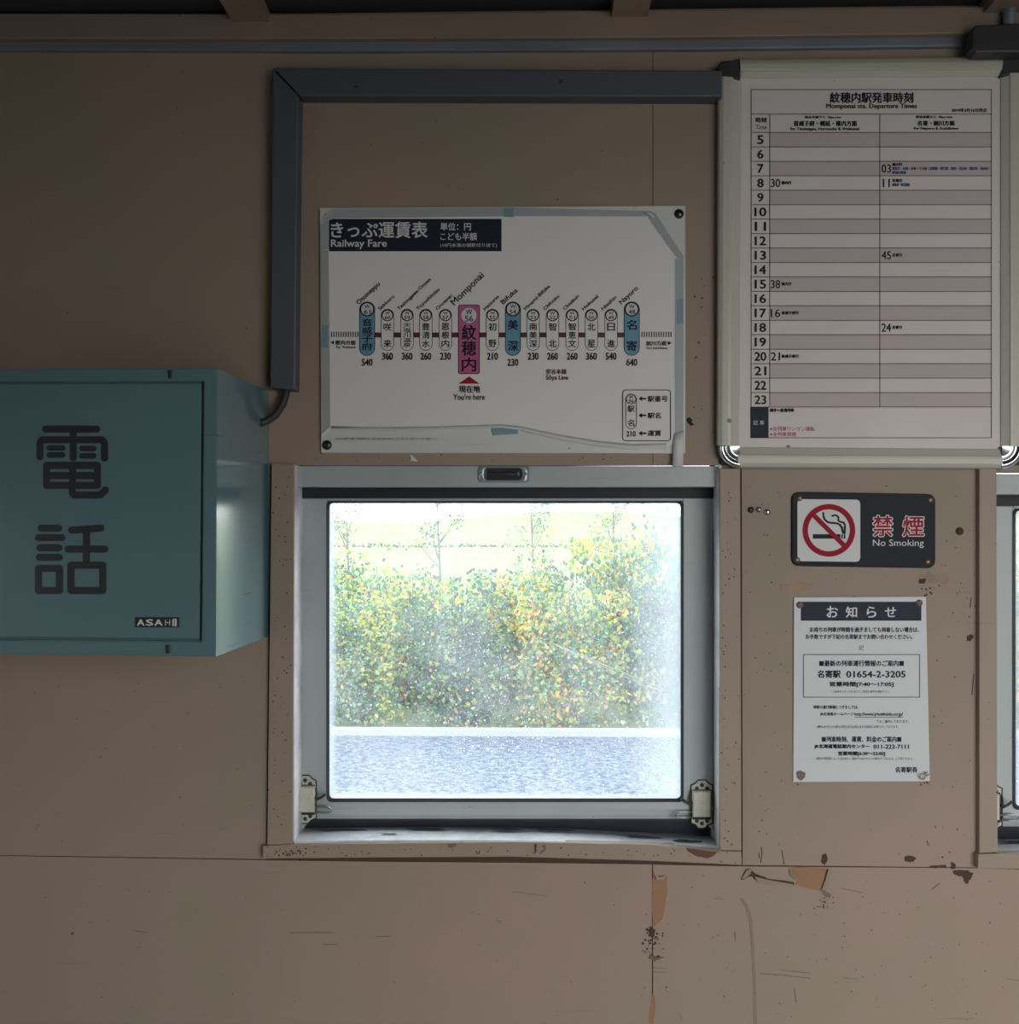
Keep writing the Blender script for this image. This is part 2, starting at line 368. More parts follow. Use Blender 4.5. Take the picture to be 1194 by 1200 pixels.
bm = bmesh.new(); box(bm, (RX0, RY, -.06), (RX1, 0, 0)); tag(build('floor', bm, M['floor']), kind='structure')
bm = bmesh.new(); box(bm, (RX0-.1, RY-.1, CEIL), (RX1+.1, .1, CEIL+.06)); ceil = tag(build('ceiling', bm, M['ceil']), kind='structure')
for pxc in (-135, 298, 736, 1166, 1600):
    x = W(pxc, 12, 0).x; bm = bmesh.new(); box(bm, (x-.028, RY, CEIL-.022), (x+.028, 0, CEIL)); build('rafter', bm, M['ledge'], ceil)
# window in the left wall
wnd = tag(empty('window_3', (RX0-.05, (ya+yb)/2, za)), kind='structure')
bm = bmesh.new()
for a_, b_ in (((ya,za),(yb,za+.04)),((ya,zb_-.04),(yb,zb_)),((ya,za+.04),(ya+.04,zb_-.04)),((yb-.04,za+.04),(yb,zb_-.04))): box(bm, (RX0-.07, a_[0], a_[1]), (RX0-.03, b_[0], b_[1]))
build('window_frame', bm, M['sash'], wnd)
bm = bmesh.new(); box(bm, (RX0-.052, ya+.04, za+.04), (RX0-.048, yb-.04, zb_-.04)); build('pane', bm, M['clearglass'], wnd)

# plywood panels on the front wall
def multi(name, rects, off, depth, mat, parent):
    bm = bmesh.new()
    for pts in rects: prism(bm, [W(x, y, off) for x, y in pts], depth)
    return build(name, bm, mat, parent)
T = .004
# upper left panel with the window opening cut out
pa = multi('wall_panel', [
    [(-800,-30),(764.6,-30),(764.6,545),(-800,545)],
    [(-800,545),(316.6,545),(311.8,1006.8),(-800,990)]], T, T, M['wall'], wf)
pb = multi('wall_panel', [
    [(765.4,-30),(2400,-30),(2400,545),(765.4,545)], [(1168,545),(1667,545),(1667,552),(1168,553.5)],
    [(868.9,545),(1146.6,545),(1145.4,1016.6),(870.2,1013.6)], [(843.5,545),(867.4,545),(867.4,548.6),(843.5,548.6)], [(1147.6,545),(1168,545),(1168,548.6),(1147.6,548.6)],
    [(1667,545),(2400,545),(2400,1030),(1667,1022)]], T, T, M['wall'], wf)
pc = multi('wall_panel', [[(-800,990.8),(0,1003),(308,1008),(450,1010),(600,1011),(764,1013),(764,1830),(-800,1830)]], T, T, M['wall'], wf)
pd = multi('wall_panel', [[(765.2,1013.3),(868,1015.3),(1147,1017.5),(1194,1019),(2400,1034),(2400,1830),(765.2,1830)]], T, T, M['wall'], wf)

# top board, grey rail
bd = tag(pp('trim_1', [(-800,14),(400,16),(800,11),(1194,6.5),(2400,-14),(2400,28),(1194,38.5),(800,43.5),(400,45.5),(-800,44)], .024, .020, M['ledge'], bev=.002), kind='structure')
rl = tag(pp('trim_2', [(-800,45),(0,47.5),(400,47),(800,45),(1150,41),(2400,26),(2400,40),(1150,54),(800,58),(400,60),(0,58.5),(-800,56)], .013, .009, M['rail'], bev=.003), kind='structure')

# cream boards around the window openings
def trims(dx, n, first=True):
    s = lambda pts: [(x+dx, y) for x, y in pts]
    t = tag(pp('trim_%d' % n, s([(318,543),(345,544),(343,990),(313,990)]), .014, .010, M['trim'], bev=.0012), kind='structure')
    a = tag(pp('trim_%d' % (n+1), s([(843.5,549),(867.5,549),(869,997),(843.5,996.5)]), .014, .010, M['trim'], bev=.0012), kind='structure')
    b = tag(pp('trim_%d' % (n+2), s([(308,991.5),(345,989.5),(600,986.5),(760,989.5),(843,997.5),(869,998),(869.5,1014),(760,1009),(600,1004.2),(430,1005.2),(308,1006.5)]), .018, .014, M['trim'], bev=.0012), kind='structure')
    return t, a, b
tl_, tr_, tb_ = trims(0, 3)
# second window on the right: its left board, sill board
s2 = 823
tag(pp('trim_6', [(1147.5,549),(1168,549),(1169,999),(1147.5,1000)], .014, .010, M['trim'], bev=.0012), kind='structure')
tag(pp('trim_7', [(1146,1001),(1194,1000),(1430,1001),(1695,1008),(1695,1024),(1146,1018)], .018, .014, M['trim'], bev=.0012), kind='structure')
tag(pp('trim_8', [(1667,549),(1692,549),(1693,1007),(1667,1007)], .014, .010, M['trim'], bev=.0012), kind='structure')

# ------------------------------------------------------------------ windows of the front wall
def profile_rail(bm, x0, x1, prof):
    """prof: list of (py, off) swept from px x0 to x1; closed behind"""
    A = [W(x0, y, o) for y, o in prof]; B = [W(x1, y, o) for y, o in prof]
    back = max(p.y for p in A+B)+.012
    A += [Vector((A[-1].x, back, A[-1].z)), Vector((A[0].x, back, A[0].z))]; B += [Vector((B[-1].x, back, B[-1].z)), Vector((B[0].x, back, B[0].z))]
    a = [bm.verts.new(p) for p in A]; b = [bm.verts.new(p) for p in B]; n = len(a)
    for i in range(n): bm.faces.new((a[i], a[(i+1)%n], b[(i+1)%n], b[i]))
    bm.faces.new(list(reversed(a))); bm.faces.new(b); bmesh.ops.recalc_face_normals(bm, faces=bm.faces)
SO = -.045
def window(n, dx, dh=0, dy=0):
    global W
    W0 = W; W = lambda x, y, o=0.: W0(x, y+dy, o)      # the second window sits a little lower
    X = lambda x: x+dx
    H = lambda x: x+dh
    o = tag(empty('window_%d' % n, W(X(594), 985, -.03)), kind='structure')
    # casing (box the sash slides in)
    bm = bmesh.new(); zt, zb = (WT, WB) if n == 1 else (WT2, WB2)
    xl, xr = (WL, WR) if n == 1 else (W2L, W2R)
    box(bm, (xl-.004, -.010, zb-.01), (xl, .098, zt)); box(bm, (xr, -.010, zb-.01), (xr+.004, .098, zt))
    build('casing', bm, M['sill'], o)
    # slim channels the sash runs in
    for a, b in ((348.5, 352.5), (836.5, 839.5)):
        bm = bmesh.new(); prism(bm, [W(X(x), y, -.036) for x, y in R4(a, 583, b, 974)], .05, .0008); build('sash_channel', bm, M['steel'], o)
    # head board and the painted shade in the gap below it
    h = pp('head_rail', [(dh+344.5,546),(dh+838.5,546),(dh+838.5,570.5),(dh+344.5,570.5)], -.004, .045, M['sash'], o, bev=.0015)
    pp('shadow_strip', [(X(345),569),(X(839),569),(X(839),584),(X(345),584)], -.040, .05, M['rubber_and_shade'], o)
    # sash
    sash = empty('sash', W(X(594), 960, SO)); sash.parent = o; sash.location = W(X(594), 960, SO)-wloc(o)
    bm = bmesh.new()
    prism(bm, [W(X(x), y, SO) for x, y in [(351,583),(384,583),(384,940),(351,975)]], .022, .0025, 3)
    prism(bm, [W(X(x), y, SO) for x, y in [(800,583),(837,583),(837,975),(800,940)]], .022, .0025, 3)
    prism(bm, [W(X(x), y, SO+.001) for x, y in R4(384,583.5,800,587)], .022, .0008)
    build('sash_frame', bm, M['sash'], sash)
    bm = bmesh.new(); profile_rail(bm, X(352), X(836), [(939,SO),(948,SO+.002),(955,SO),(959.5,SO-.004)])
    build('bottom_rail', bm, M['sash'], sash)
    bm = bmesh.new(); profile_rail(bm, X(352), X(836), [(958,SO-.003),(963,SO-.008),(968,SO-.017),(976,SO-.030),(986,SO-.031)])
    build('shaded_rail_foot', bm, plain('painted_rail_shade', (.05,.055,.07), .6), sash)  # turned-under foot of the rail, its shade put into the dark colour
    # black rubber glazing bead
    bm = bmesh.new(); I = rrect(X(386),589.5,X(797.5),935.5,5); O = rrect(X(382.5),586,X(801),940,6)
    vi = [bm.verts.new(W(x,y,SO-.004)) for x,y in I]; vo = [bm.verts.new(W(x,y,SO+.0012)) for x,y in O]; vb = [bm.verts.new(W(x,y,SO-.02)) for x,y in I]
    k = len(vi)
    for i in range(k):
        bm.faces.new((vo[i],vo[(i+1)%k],vi[(i+1)%k],vi[i])); bm.faces.new((vi[i],vi[(i+1)%k],vb[(i+1)%k],vb[i]))
    build('glazing_bead', bm, M['rubber_and_shade'], sash)
    g = pp('glass', R4(X(380),584,X(803),942), SO-.012, .003, M['glass'], sash)
    if n == 1:
        sc1 = Ink(SO-.0108)
        for a, b, w_ in (((648,754),(786,812),1.1),((655,758),(782,815),.7),((668,762),(740,792),.6),((604,688),(608,706),1.4),((608,706),(602,720),1.4),((660,672),(676,684),.7),((770,790),(778,806),.8)):
            sc1.line([a, b], w_, False)
        sc1.done('scratch', M['scratch'], sash, 'white scratches across the glass')
    # latches
    for side in (0, 1):
        if side == 0: cx, cy, fl = 357.5, 937.5, 1
        else: cx, cy, fl = 822.5, 943, -1
        cx = X(cx); la = empty('latch', W(cx, cy, SO)); la.parent = sash; la.location = W(cx,cy,SO)-wloc(sash)
        pts = [(-12,-16),(-12,-22),(-8,-24),(-4,-28),(4,-28),(8,-24),(12,-22),(12,-16),(12,16),(12,21),(7,23),(3,27),(-4,27),(-7,23),(-12,21),(-12,16)]
        bm = bmesh.new()
        prism(bm, [W(cx+x, cy+y*1.0, SO+.004) for x, y in pts], .004, .0005)
        plate = build('latch_plate', bm, M['cream_metal'], la)
        bm = bmesh.new(); prism(bm, [W(cx+x*1.12, cy+y*1.05, SO+.0012) for x, y in pts], .003); build('plate_shadow', bm, M['rubber_and_shade'], la)  # slightly larger dark plate behind, standing in for the shadow gap
        bm = bmesh.new(); prism(bm, [W(cx+x, cy+y, SO+.0052) for x, y in R4(-11,-17.5,11,17.5)], .002); build('housing_shadow', bm, M['rubber_and_shade'], la)  # dark plate that paints the shade around the housing
        for sx_, sy_ in ((-6,-19),(6,-19),(0,-23),(-6,19),(6,19),(0,22)):
            bm = bmesh.new(); c = W(cx+sx_, cy+sy_, SO+.004); dome(bm, c, .0034, .0016, 10); build('screw', bm, M['plastic'], la, True)
        bm = bmesh.new(); prism(bm, [W(cx+x, cy+y, SO+.016) for x, y in R4(-10.5,-15,10.5,15)], .013, .0025, 3)
        build('housing', bm, M['cream_metal'], la, False)
        bm = bmesh.new()
        P_ = [W(cx+fl*x, cy+y, SO+o_) for x, y, o_ in ((10,9,.008),(18,8,.010),(27,8.5,.012),(32,11,.012),(30,14.5,.012),(22,15,.010),(11,14,.008))]
        tube(bm, P_, .0017, 8); build('lever', bm, M['steel'], la, True)
        bm = bmesh.new()
        tube(bm, [W(cx+fl*x, cy+y, SO+o_) for x, y, o_ in ((10,-4,.008),(14,-1,.012),(19,-3,.012),(24,-7,.011))], [.002,.0028,.002,.0024], 8); build('spring_pin', bm, M['plastic'], la, True)
        bm = bmesh.new()
        tube(bm, [W(cx+fl*x, cy+y, SO+o_) for x, y, o_ in ((12.5,-15,.005),(13.5,-8,.007),(12.5,4,.008),(12.5,16,.005))], .0013, 8); build('pivot_rod', bm, M['plastic'], la, True)
    # cup pull in the head board
    cp = empty('cup_pull', W(dh+589, 555, -.004)); cp.parent = o; cp.location = W(dh+589,555,-.004)-wloc(o)
    bm = bmesh.new()
    O = rrect(H(560),546.5,H(619.5),565,3.5); I = rrect(H(567.5),548.5,H(612),562.5,5)
    a = [bm.verts.new(W(x,y,-.0022)) for x,y in O]; a2 = [bm.verts.new(W(x,y,-.004)) for x,y in rrect(H(559.5),546,H(620),565.5,4)]
    b = [bm.verts.new(W(x,y,-.001)) for x,y in rrect(H(566),547.6,H(613.5),563.5,5.5)]; c = [bm.verts.new(W(x,y,-.0025)) for x,y in I]
    k = len(a)
    for q, r_ in ((a2,a),(a,b),(b,c)):
        for i in range(k): bm.faces.new((q[i],q[(i+1)%k],r_[(i+1)%k],r_[i]))
    build('pull_plate', bm, M['pullmetal'], cp, True)
    bm = bmesh.new(); prev = [bm.verts.new(W(x,y,-.0022)) for x,y in rrect(H(567),548.2,H(612.5),562.8,5)]
    for ins, of in ((1.5,.0005),(3,-.0010),(5,.0005),(6.3,.0008)):
        cur = [bm.verts.new(W(x,y,-.0022+of)) for x,y in rrect(H(567)+ins,548.2+ins,H(612.5)-ins,562.8-ins,max(.4,5-ins))]
        for i in range(k): bm.faces.new((prev[i],prev[(i+1)%k],cur[(i+1)%k],cur[i]))
        prev = cur
    bm.faces.new(prev); build('cup', bm, M['black'], cp, True)
    for sx_ in (562.8, 616.3):
        bm = bmesh.new(); dome(bm, W(H(sx_),555.5,-.0018), .0022, .0012, 10); build('screw', bm, M['steel'], cp, True)
    # sill board, slightly bowed
    bm = bmesh.new(); nx = 40; rows = []
    xs = [WL + (WR-WL)*i/nx for i in range(nx+1)]
    zf = W(600, 987.5, .016).z
    for i, x in enumerate(xs):
        u = i/nx; xx = x + (0 if n == 1 else W2L-WL)
        bow = .004*math.sin(math.pi*min(1,u*1.15)) - .010*max(0, u-.62)/.38
        z = zf + bow - .0015
        rows.append([bm.verts.new((xx, -.013, z)), bm.verts.new((xx, .03, z+.001+.0012*math.sin(9*u))), bm.verts.new((xx, .098, z-.006)), bm.verts.new((xx, .098, z-.022)), bm.verts.new((xx, -.013, z-.018))])
    for r0, r1 in zip(rows, rows[1:]):
        for j in range(5): bm.faces.new((r0[j], r0[(j+1)%5], r1[(j+1)%5], r1[j]))
    bmesh.ops.recalc_face_normals(bm, faces=bm.faces)
    build('sill', bm, M['sill'], o, False)
    bm = bmesh.new(); rg = random.Random(n); x0g = xl
    for cxg, cyg, lg, wg in ((.10,.035,.10,.006),(.31,.036,.07,.008),(.50,.034,.06,.006),(.62,.037,.07,.005),(.80,.030,.10,.007),(.93,.022,.06,.010),(.22,.012,.03,.003),(.88,.004,.03,.003)):
        cgx = x0g+(xr-xl)*cxg; u = cxg
        zg = zf + .004*math.sin(math.pi*min(1,u*1.15)) - .010*max(0, u-.62)/.38 + .0012
        ring_ = [bm.verts.new((cgx+lg/2*math.cos(k*.5236)*rg.uniform(.7,1.1), cyg+wg*math.sin(k*.5236)*rg.uniform(.6,1.2), zg - .010*max(0,(math.cos(k*.5236)*lg/2)/(xr-xl))/.38*(u>.62))) for k in range(12)]
        bm.faces.new(ring_)
    gr_ = build('grime_patches', bm, plain('sill_grime', (.07,.075,.09), .6), o); gr_['kind'] = 'stuff'
    W = W0
    return o
window(1, 0)
window(2, 804, 822, 9)

# ================================================================== THINGS ON THE WALL
# grey trunking -------------------------------------------------------
t = empty('cable_trunking', W(335,455,.0), 'grey painted cable trunking bent in an L above the window and fare chart', 'cable trunking')
pp('duct', [(319,80),(350,112.5),(346,457),(316,454)], .032, .028, M['grey'], t, bev=.003)
pp('duct', [(320,79),(846,82),(846,113.5),(351,112)], .032, .028, M['grey'], t, bev=.003)
# cable from trunking to box
bm = bmesh.new()
bp = [(336,452,.020),(335,462,.022),(331,474,.026),(323,486,.032),(312,494,.040),(300,497,.050)]
tube(bm, [W(x,y,o_) for x,y,o_ in bp], .0062, 14)
tag(build('cable', bm, M['plastic'], None, True, origin=W(330,470,.02)), 'thick black cable curving from grey trunking into the telephone box', 'cable')

# telephone box -------------------------------------------------------
BO = .250
tb = empty('telephone_box', W(84, 768, .004), 'teal enamelled metal telephone box on the wall left of the window', 'telephone box')
bm = bmesh.new()
fr = [(-84,433),(254,431.3),(252.5,769.6),(-84,766)]
fv = [bm.verts.new(W(x,y,BO)) for x,y in fr]; bx = W(315,600,.0045).x; bv = [bm.verts.new((c_.co.x if i in (0,3) else bx, -.0045, c_.co.z)) for i, c_ in enumerate(fv)]
ff = bm.faces.new(fv); bm.faces.new(list(reversed(bv)))
for i in range(4): bm.faces.new((fv[(i+1)%4], fv[i], bv[i], bv[(i+1)%4]))
bmesh.ops.recalc_face_normals(bm, faces=bm.faces)
bmesh.ops.bevel(bm, geom=list(ff.edges), offset=.0025, segments=3, affect='EDGES')
body = build('box_body', bm, M['teal'], tb)
# raised frame around the door
bm = bmesh.new()
O = [(-84,433),(254,431.3),(252.5,769.6),(-84,766)]; I = [(-71,447.5),(238.5,446.5),(236,751.5),(-71,749)]
def ringprism(bm, O, I, off, depth):
    fo = [bm.verts.new(W(x,y,off)) for x,y in O]; fi = [bm.verts.new(W(x,y,off)) for x,y in I]
    bo = [bm.verts.new(v.co+Vector((0,depth,0))) for v in fo]; bi = [bm.verts.new(v.co+Vector((0,depth,0))) for v in fi]; n = len(O)
    for i in range(n):
        j = (i+1)%n
        bm.faces.new((fo[i],fo[j],fi[j],fi[i])); bm.faces.new((fo[j],fo[i],bo[i],bo[j])); bm.faces.new((fi[i],fi[j],bi[j],bi[i]))
    bmesh.ops.recalc_face_normals(bm, faces=bm.faces)
ringprism(bm, O, I, BO+.010, .0105)
bmesh.ops.bevel(bm, geom=[e_ for e_ in bm.edges if all(abs(v.co.y+BO+.010) < 1e-5 for v in e_.verts) and len(e_.link_faces) == 2 and any(abs(f.normal.y) < .5 for f in e_.link_faces)], offset=.0016, segments=3, affect='EDGES')
build('door_surround', bm, M['teal'], tb)
dr = pp('door', [(-69,449.8),(235.8,448.8),(233.5,749),(-69,746.5)], BO+.0065, .006, M['teal'], tb, bev=.0018, seg=3)
for hx, y0, y1 in ((199,433.5,443),(196,756,766)):
    pp('hinge_pin', R4(hx-1.6,y0,hx+1.6,y1), BO+.0135, .0035, M['black'], tb, bev=.0006)
Z = lambda pts: [(x/3.3333, 420+y/3.3333) for x, y in pts]
ik = Ink(BO+.0069); wd = 28/3.3333  # upper character
def ST(pts, w_=wd): ik.line(Z(pts), w_)
ST([(178,276),(378,276)]); ST([(156,384),(156,330),(164,318),(398,318),(408,330),(408,390)]); ST([(286,276),(286,388)])
for a in (((192,350),(245,350)),((192,377),(245,377)),((320,352),(366,352)),((320,381),(366,381))): ST(a, 22/3.3333)
ST([(182,418),(380,418),(380,496),(182,496),(182,418)]); ST([(182,458),(380,458)]); ST([(284,418),(282,524),(290,534),(392,534),(412,514)])
ik.done('lettering', M['black'], tb, 'dark rounded upper Japanese character')
ik = Ink(BO+.0069)
ST([(160,663),(230,663)]); ST([(150,700),(242,700)]); ST([(156,740),(230,740)]); ST([(154,777),(232,777)])
ST([(150,820),(232,820),(232,907),(150,907),(150,820)])
ST([(280,671),(394,663)]); ST([(338,668),(337,800)]); ST([(266,745),(409,745)]); ST([(277,808),(401,808),(401,907),(277,907),(277,808)])
ik.done('lettering', M['black'], tb, 'dark rounded lower Japanese character')
npl = pp('nameplate', R4(158.2,723.5,209.6,735), BO+.0085, .0024, M['black'], tb, bev=.0005)
ik = Ink(BO+.0088)
ik.text('A', 160.5,726,169.5,733, .03).text('S', 171,726,179.5,733, .03).text('A', 181,726,190.5,733, .03).text('H', 193.5,726,199.3,733, .0).text('I', 202,725.5,203.6,733.5, .02)
ik.rect(204.6,725,207,734)
ik.done('plate_lettering', M['white'], tb, kind='stuff')

# fare board and poster -----------------------------------------------
fb = empty('fare_board', W(590,530,.004), 'white rectangular backing board behind the taped fare poster', 'board')
pp('board_plate', [(374.5,243.5),(803,241),(803,531.5),(376,530.5)], .009, .0045, M['boardw'], fb, bev=.0006)
for x, y in ((795.5,250.5),(383,521.5)):
    bm = bmesh.new(); dome(bm, W(x,y,.009), .0078, .0045, 16); build('screw', bm, plain('dark_screw', (.07,.07,.075), .25, metal=.8), fb, True)
fp = empty('fare_poster', W(590,516,.009), 'laminated railway fare poster with line diagram, edges taped to the white board', 'poster')
PO = .0105
outline = [(375.5,262),(380,252),(391,244.5),(600,243),(762,247),(768,250),(801,300),(801,512),(792,516),(781,525),(742,526),(700,522),(650,513),(610,503.5),(588,500.5),(530,502),(470,504.5),(388,501.5),(380,508),(376.5,512)]
bm = bmesh.new(); prism(bm, [W(x,y,PO) for x,y in outline], .0012, 0)
build('poster_sheet', bm, M['paper'], fp)
# lower margin of the lamination, lifting off a little along its foot
def ribbon(name, top, bot, offs, mat, parent, th=.0004):
    bm = bmesh.new(); rows = []
    for (a, b, (o0, o1)) in zip(top, bot, offs):
        rows.append([bm.verts.new(W(a[0],a[1],o0)), bm.verts.new(W((a[0]+b[0])/2,(a[1]+b[1])/2,(o0+o1)/2+.0005)), bm.verts.new(W(b[0],b[1],o1))])
    for r0, r1 in zip(rows, rows[1:]):
        for j in range(2): bm.faces.new((r0[j], r0[j+1], r1[j+1], r1[j]))
    o = build(name, bm, mat, parent, True); s_ = o.modifiers.new('thick', 'SOLIDIFY'); s_.thickness = th; return o
px_ = [388,430,470,530,588,610,650,700,742,781]
tp_ = [499,500.5,500.5,499,497,499.5,508,516.5,520.5,519]; bt_ = [502,503.5,504.5,502.5,501,504,513.5,522.5,526.5,525.5]
ribbon('lifted_edge', list(zip(px_, tp_)), list(zip(px_, bt_)), [(PO+.0004, PO+.0045)]*len(px_), M['white'], fp)
# tapes
tape = lambda nm, pts, mat, o_=PO+.0007: pp(nm, pts, o_, .0005, mat, fp)
tape('tape', [(391,244.5),(600,243.2),(762,247.2),(762,253.5),(600,253.2),(391,256)], M['tape'])
tape('tape', [(375.7,264),(385,257),(385.5,292),(376,293)], M['tape'])
tape('tape', [(376,293),(385,293),(387,500),(377,509)], plain('clear_tape_edge', (.44,.47,.46), .25))
tape('tape', [(762,247.2),(768,250),(801,300),(801,307),(794,303),(759,255)], M['tape'])
tape('tape', [(791,303),(801,306),(800.8,510),(791,516)], M['tape'])
for q in ([(575.5,499.5),(606,499),(607,508.5),(578,510)], [(377,380),(384.5,381),(384.5,408),(377,407.5)], [(590,243.5),(602,243.3),(602,254.5),(590,254)], [(793.5,351),(800.8,350),(800.8,379),(793,380)]):
    tape('tape_patch', q, M['bluetape'], PO+.0012)
tape('tape_patch', [(377,262),(381,251),(391,244.5),(392,256),(386,258)], plain('folded_lamination', (.50,.52,.52), .2), PO+.0014)
ribbon('hanging_tape', [(790,508),(789,520),(788,546.5)], [(801.5,504),(801,520),(800.5,546)], [(PO+.001,PO+.001),(PO+.003,PO+.003),(PO+.004,PO+.003)], M['white'], fp)
ribbon('curled_corner', [(757,248),(763,250),(768,254)], [(754,251),(760,252),(765,257)], [(PO+.004,PO+.001)]*3, M['white'], fp)

po = PO+.0003
bar = Ink(po); bar.rect(385.5,256.5,587.7,294.5); bar.done('title_bar', M['navy'], fp)
for tx_, x0_, y0_, x1_, y1_, b_ in (('きっぷ運賃表',387.7,260,501,278.8,.02),('Railway Fare',387.9,280.8,453.2,291.8,.008),('単位：円',516,261,551.7,270,.008),('こども半額',516,272.8,558.8,281.6,.006),('(10円未満の端数切り捨て)',516,285,582.3,290.2,0)):
    wi = Ink(po+.0003); wi.text(tx_, x0_, y0_, x1_, y1_, b_); wi.done('title_lettering', M['white'], fp, kind='stuff')
ln = Ink(po); ln.rect(430,389.6,740,395.4)
for i in range(12): ln.rect(387.8+i*2.82,388.8,389.1+i*2.82,395)
for i in range(13): ln.rect(751.6+i*2.83,388.8,752.9+i*2.83,395)
ln.text('宗谷本線', 639.5,432.4,663.8,438.4, .022).text('Sōya Line', 639.5,439.7,666,446.4, .022)
ln.done('line_print', M['maroon'], fp, kind='stuff')
big = [(430.2,'61','音威子府','540',"Otoineppu",(420.6,357.2,445.5,333.6)), (601,'54','美深','230','Bifuka',(590,357,607,341)), (740.3,'48','名寄','640','Nayoro',(728.5,357,748,338.5))]
small = [(454,'60','咲来','360','Sakkuru',(445.4,363.8,462.3,348)),(477,'59','天塩川温泉','360','Teshiogawa-Onsen',(467.7,363.8,505,328)),(499,'58','豊清水','260','Toyoshimizu',(490,363.8,515.3,339.8)),
         (521.9,'57','恩根内','230','Onnenai',(512.7,363.8,530,347.2)),(577.1,'55','初野','210','Hatsuno',(568.5,364,585,348)),(624.7,'53','南美深','230','Minami-Bifuka',(616,364,644.8,336)),
         (647.4,'52','智北','260','Chihoku',(638.7,364,655.8,347.6)),(670.4,'51','智恵文','260','Chiebun',(661.8,364,678.8,347.6)),(693,'50','北星','360','Hokusei',(684,364,701.5,348)),(716,'49','日進','540','Nisshin',(706.8,364,722.7,349))]
def marker(cx, num, kj, fare, rom, sl, kindm):
    d0, d1, d2, d4 = Ink(po+.0002), Ink(po+.0004), Ink(po+.0006), Ink(po+.0008)
    if kindm == 'big':
        d0.poly(rrect(cx-9.3,353.3,cx+9.3,417,9.2)); d1.poly(rrect(cx-8.4,354.2,cx+8.4,416.2,8.3)); d2.disc(cx,362.4,8.2); d4.ring(cx,362.3,7.0,8.6)
        d4.text('W', cx-3.2,357,cx+3.2,361.3, .01).text(num, cx-3.9,362.8,cx+3.9,368, .01)
        ys = [(373.6+9.4*i, 382.2+9.4*i) for i in range(4)] if len(kj) == 4 else [(375,386.5),(399.4,411.2)]
        d4.stack(kj, cx, 12.2, ys, .012); d4.text(fare, cx-6.4,420.6,cx+6.4,428.6, .012); d4.slant(rom, *sl, 5.4, .01)
    elif kindm == 'small':
        d0.poly(rrect(cx-7.7,362,cx+7.7,411,7.6)); d1.poly(rrect(cx-7.0,362.7,cx+7.0,410.3,6.9)); d4.ring(cx,369.6,5.7,6.9)
        d4.text('W', cx-2.8,365.2,cx+2.8,368.6, .01).text(num, cx-3.4,370,cx+3.4,374.2, .012)
        n = len(kj); ys = {2:[(378.6,387.6),(398.2,407)],3:[(378.6,386.8),(388.5,396.8),(398.4,407)],5:[(378.6+5.8*i,383.8+5.8*i) for i in range(5)]}[n]
        d4.stack(kj, cx, 9.2, ys, .01); d4.text(fare, cx-6.3,413.4,cx+6.3,421.6, .014); d4.slant(rom, *sl, 4.0, .012)
    else:
        d0.poly(rrect(cx-12.7,357,cx+12.7,438.3,2.6)); d1.poly(rrect(cx-11.8,357.9,cx+11.8,437.4,2))
        d2.disc(cx,369.6,8.9); d4.text('W', cx-3.9,362.6,cx+3.9,368.4, .01).text('56', cx-4.7,370.2,cx+4.7,376.8, .012)
        d4.stack('紋穂内', cx, 16.8, [(381,398),(399.6,416.6),(419,434.9)], .012); d4.slant('Momponai', 532.4,358,567.5,323.5, 7.4, .008)
    mk = d0.done('station_marker', M['ink'], fp)
    d1.done('marker_fill', {'big':M['skyblue'],'small':M['paper'],'here':M['pink']}[kindm], mk)
    if d2.v: d2.done('number_disc', M['white'], mk)
    d4.done('lettering', M['ink'], mk, kind='stuff')
for q_ in big: marker(*q_, 'big')
for q_ in small: marker(*q_, 'small')
marker(549.5, '56', '', '', '', None, 'here')
d4 = Ink(po+.0008)
rt = Ink(po); rt.poly([(537,449.7),(549.8,441),(562,449.7)]); rt.done('position_marker', M['red'], fp)
d4.text('現在地', 537.6,452,562.7,460, .012).text("You're here", 531.3,461.6,568,468.6, .008)
d4.poly([(387.4,401.3),(391.2,399),(391.2,403.6)]).text('稚内方面', 392.8,398.8,416.6,404.2, .01).text('For Wakkanai', 394,405.4,416.6,408, .008)
d4.poly([(786.8,402),(782.8,399.6),(782.8,404.4)]).text('旭川方面', 757,399.6,781,404.9, .01).text('For Asahikawa', 758,406.4,782,409, .008)
d4.loop(rrect(729.6,457,785.8,516.6,4), .9); d4.loop(rrect(733.2,462,745.8,502.4,6.2), .7); d4.ring(739.5,467.6,5.2,6.1)
d4.text('W', 737.2,463.8,741.8,466.9, .01).text('56', 736.8,468,742.2,471.6, .01).stack('駅名', 739.5, 8, [(475.4,482.9),(491.8,499.6)], .006).text('210', 734,505.2,744.8,511.5, .01)
for y in (467.2,486.8,507.8):
    d4.poly([(748.4,y),(752.4,y-3),(752.4,y+3)]).rect(752,y-.9,757.2,y+.9)
d4.text('駅番号', 759,464.1,782.3,470.8, .012).text('駅名', 759,483.6,774.4,490.3, .012).text('運賃', 759,504.3,774.6,511, .012)
d4.text('※このほかの駅までの運賃、列車の時刻などは、お近くの駅にお問い合わせください。詳しくは、当社ホームページでご確認ください。', 392,512.8,513,515.6, .0)
d4.done('lettering', M['ink'], fp, kind='stuff')

